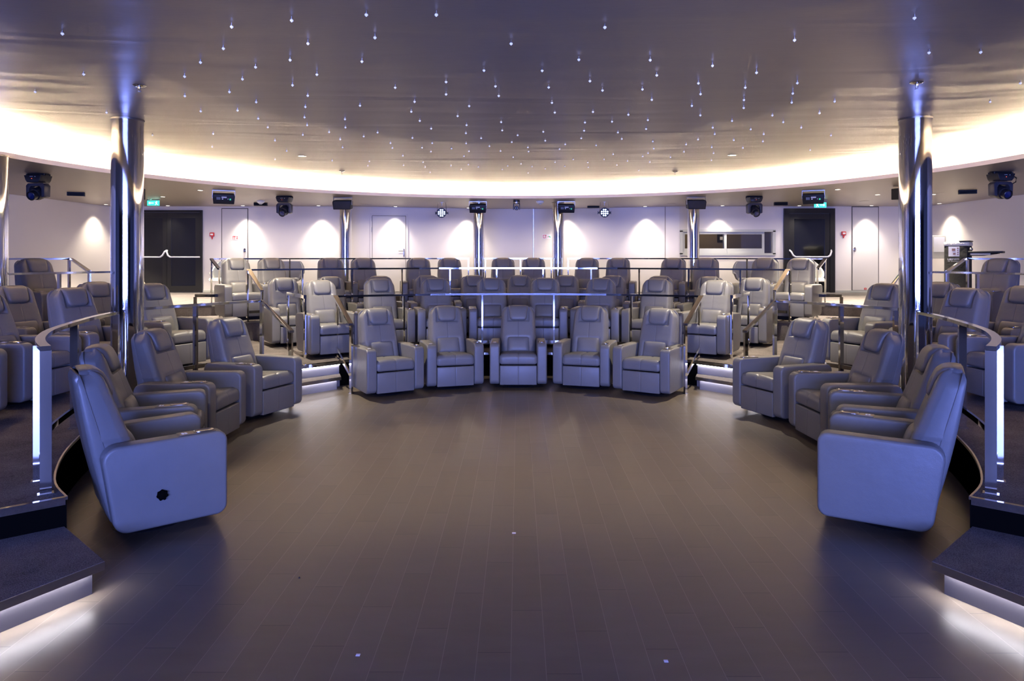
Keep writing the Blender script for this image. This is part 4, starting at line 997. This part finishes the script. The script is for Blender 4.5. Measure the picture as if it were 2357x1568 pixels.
# ---------------------------------------------------------------- tub chairs
def tub():
    t=thing('tub_chair','','armchair')
    def shell(off,th):
        bm=NB(); n=30; rows=[]
        for i in range(n+1):
            a=-PI*.62+PI*1.24*i/n; c=abs(a)/(PI*.62); zt=.80 if c<.45 else .80-.26*min(1,((c-.45)/.42))**1.1
            o=[(.20,.36),(.29,.42),(.335,.53),(.36,zt)]
            loop=[(r_+off,z_) for r_,z_ in o]+[(r_+off-th,z_+(.012 if k==0 else 0)) for k,(r_,z_) in enumerate(o[::-1])]
            rows.append([bm.verts.new((r_*math.sin(a)*1.02,r_*math.cos(a)*.86,z_)) for r_,z_ in loop])
        for A,B in zip(rows,rows[1:]):
            for k in range(8): bm.faces.new((A[k],A[(k+1)%8],B[(k+1)%8],B[k]))
        bm.faces.new(rows[0]); bm.faces.new(rows[-1][::-1]); return bm
    mesh_obj('outer_shell',shell(.012,.012),M['creamdark'],t,50); mesh_obj('inner_padding',shell(-.0005,.04),M['cream'],t,50)
    bm=NB(); p=rpoly([(-.26,-.30),(.26,-.30),(.27,.2),(-.27,.2)],.09,6); soft_prism(bm,p,.37,.45,.03,4,plane='xy'); mesh_obj('seat_cushion',bm,M['cream'],t,45)
    bm=NB(); lathe(bm,[(0,0),(.22,0),(.22,.012),(.04,.03),(.028,.05),(.028,.37),(0,.37)],seg=28); mesh_obj('pedestal',bm,M['chrome'],t,40)
    return t
t0=tub(); gs='pale tub armchairs by the back wall'
for i,(x,y,rz,lab) in enumerate(((-6.42,15.0,-8,'pale tub armchair behind the left end pair of the top row, left one'),(-5.12,15.1,14,'pale tub armchair by the back wall left, between two top row backs'),(5.10,15.0,-14,'pale tub armchair by the back wall under the booth window'),(6.38,15.0,10,'pale tub armchair in front of the right black door'))):
    o=t0 if i==0 else copy_tree(t0); o.location=(x,y,Z3); o.rotation_euler=(0,0,R(rz)); tag(o,lab,'armchair',gs)
# ---------------------------------------------------------------- covered cabinet on the right
t=thing('covered_trolley','tall black fabric-covered trolley with white lettering and film on top, right','trolley',(9.02,14.0,Z3),R(-42)); 
bm=NB(); box(bm,-.21,.21,-.22,.22,0,1.14,bev=.02); 
mesh_obj('fabric_cover',bm,pmat('black_fabric',(.008,.008,.008),.9,bump=(6,.6,.03)),t,40)
bm=NB(); box(bm,-.215,.225,-.225,.225,1.13,1.215,bev=.02); mesh_obj('plastic_film',bm,M['poly'],t,40)
bm=NB(); box(bm,.05,.235,-.23,.2,1.215,1.24,bev=.008); mesh_obj('lid',bm,M['black'],t,40)
bm=NB(); box(bm,-.13,.06,-.226,-.221,.92,1.12,0)
for (a,b,c,d_) in((-.07,-.01,1.03,1.08),(-.05,-.005,.955,.99),(.02,.045,1.07,1.10),(.02,.04,1.03,1.05),(.02,.045,.99,1.01),(.02,.045,.95,.97)): box(bm,a,b,-.2275,-.226,c,d_,1)
mesh_obj('instruction_sheet',bm,[M['white'],pmat('sheet_print',(.28,.16,.14),.6)],t)
def glyphs(bm,txt,x,z,h,w,gap,th,y):
    G={'V':[(0,1,0,.25),(0,.25,1,.25),(1,.25,1,.8),(.4,.25,0,.25)],'E':[(0,0,0,1),(0,1,1,1),(0,.5,.9,.5),(0,0,1,0)],'N':[(0,0,0,1),(0,1,1,1),(1,0,1,1)],'T':[(0,1,1,1),(.5,0,.5,1)],'A':[(0,0,0,1),(0,1,1,1),(1,0,1,1)]}
    G['V']=[(0,.3,0,1),(0,.0,1,.0),(1,.0,1,1),(0,0,0,.3)]
    for ch in txt:
        for (a,b,c,d_) in G[ch]:
            xa,xb=sorted((x+a*w,x+c*w)); za,zb=sorted((z+b*h,z+d_*h)); box(bm,xa-th/2,xb+th/2,y-.002,y,za-th/2,zb+th/2)
        x+=w+gap
bm=NB(); glyphs(bm,'VENTA',-.14,.845,.032,.028,.012,.008,-.2215)
for k in range(14): 
    if k!=3: box(bm,-.14+k*.014,-.131+k*.014,-.2235,-.2215,.815,.822)
mesh_obj('lettering',bm,M['ink'],t)
bm=NB(); box(bm,.21,.78,-.25,.1,.985,1.025,bev=.012); p=[(.21,.985),(.70,.985),(.45,.93),(.21,.93)]; soft_prism(bm,p,-.2,.05,.01,2,plane='xz'); mesh_obj('folding_shelf',bm,M['black'],t,40)
bm=NB(); box(bm,.24,.58,-.22,.0,.945,.99,bev=.015); mesh_obj('shelf_film',bm,M['poly'],t,40)
bm=NB(); lathe(bm,[(0,-.035),(.025,-.025),(.036,0),(.025,.025),(0,.035)],c=(.255,-.2,1.065),seg=20); mesh_obj('round_knob',bm,M['steel'],t,50)
# ---------------------------------------------------------------- tape marks and bits on the floor
for px,py,lab,sz in((1183,1227.5,'small white tape mark on the tiled floor, farthest of three',.022),(824,1508.5,'small white tape mark on the near tiled floor, left one',.017),(1533,1522.5,'small white tape mark on the near tiled floor, right one',.017)):
    x,y=unp(px,py,0); bm=NB(); box(bm,-sz*.55,sz*.55,-sz*.5,sz*.5,.0005,.0016); o=mesh_obj('tape_mark',bm,M['tape'],None,False,(x,y,0)); tag(o,lab,'tape mark')
x,y=unp(689,1331,0); bm=NB(); lathe(bm,[(0,0),(.005,0),(.004,.006),(0,.008)],seg=12); tag(mesh_obj('screw_cap',bm,M['black'],None,40,(x,y,0)),'tiny black screw cap lying on the tiled floor','screw')
# ---------------------------------------------------------------- stage light and camera
def area(name,loc,rot,sx,sy,e,col,sp=PI):
    l=bpy.data.lights.new(name,'AREA'); l.shape='RECTANGLE'; l.size=sx; l.size_y=sy; l.energy=e; l.color=col; l.spread=sp
    o=bpy.data.objects.new(name,l); COL.objects.link(o); o.location=loc; o.rotation_euler=rot; return o
for s_ in(-1,1): spot(s_*1.9,2.9,3.1,190,80,.8,WARM,(s_*.6,7.6,.2),.06)
area('stage_screen_light',(0,-7.4,1.75),(R(90),0,0),9,2.2,3000,(.20,.28,.97))
l=bpy.data.lights.new('booth','POINT'); l.energy=45; l.color=(1,.8,.55); l.shadow_soft_size=.1; o=bpy.data.objects.new('booth_lamp',l); COL.objects.link(o); o.location=(5.3,YW+1.0,2.9)
W_=bpy.data.worlds.new('World'); S.world=W_; W_.use_nodes=True; W_.node_tree.nodes['Background'].inputs[0].default_value=(.02,.02,.025,1); W_.node_tree.nodes['Background'].inputs[1].default_value=.3
cam=bpy.data.cameras.new('Camera'); co=bpy.data.objects.new('Camera',cam); COL.objects.link(co); S.camera=co
co.location=(0,0,H); co.rotation_euler=(R(90),0,0); cam.sensor_width=36; cam.lens=F/2357*36; cam.shift_x=-(CX-1178.5)/2357; cam.shift_y=-(784-CY)/2357; cam.clip_end=100; cam.clip_start=.05
S.view_settings.view_transform='Standard'; S.view_settings.look='None'; S.view_settings.gamma=1; S.view_settings.exposure=0
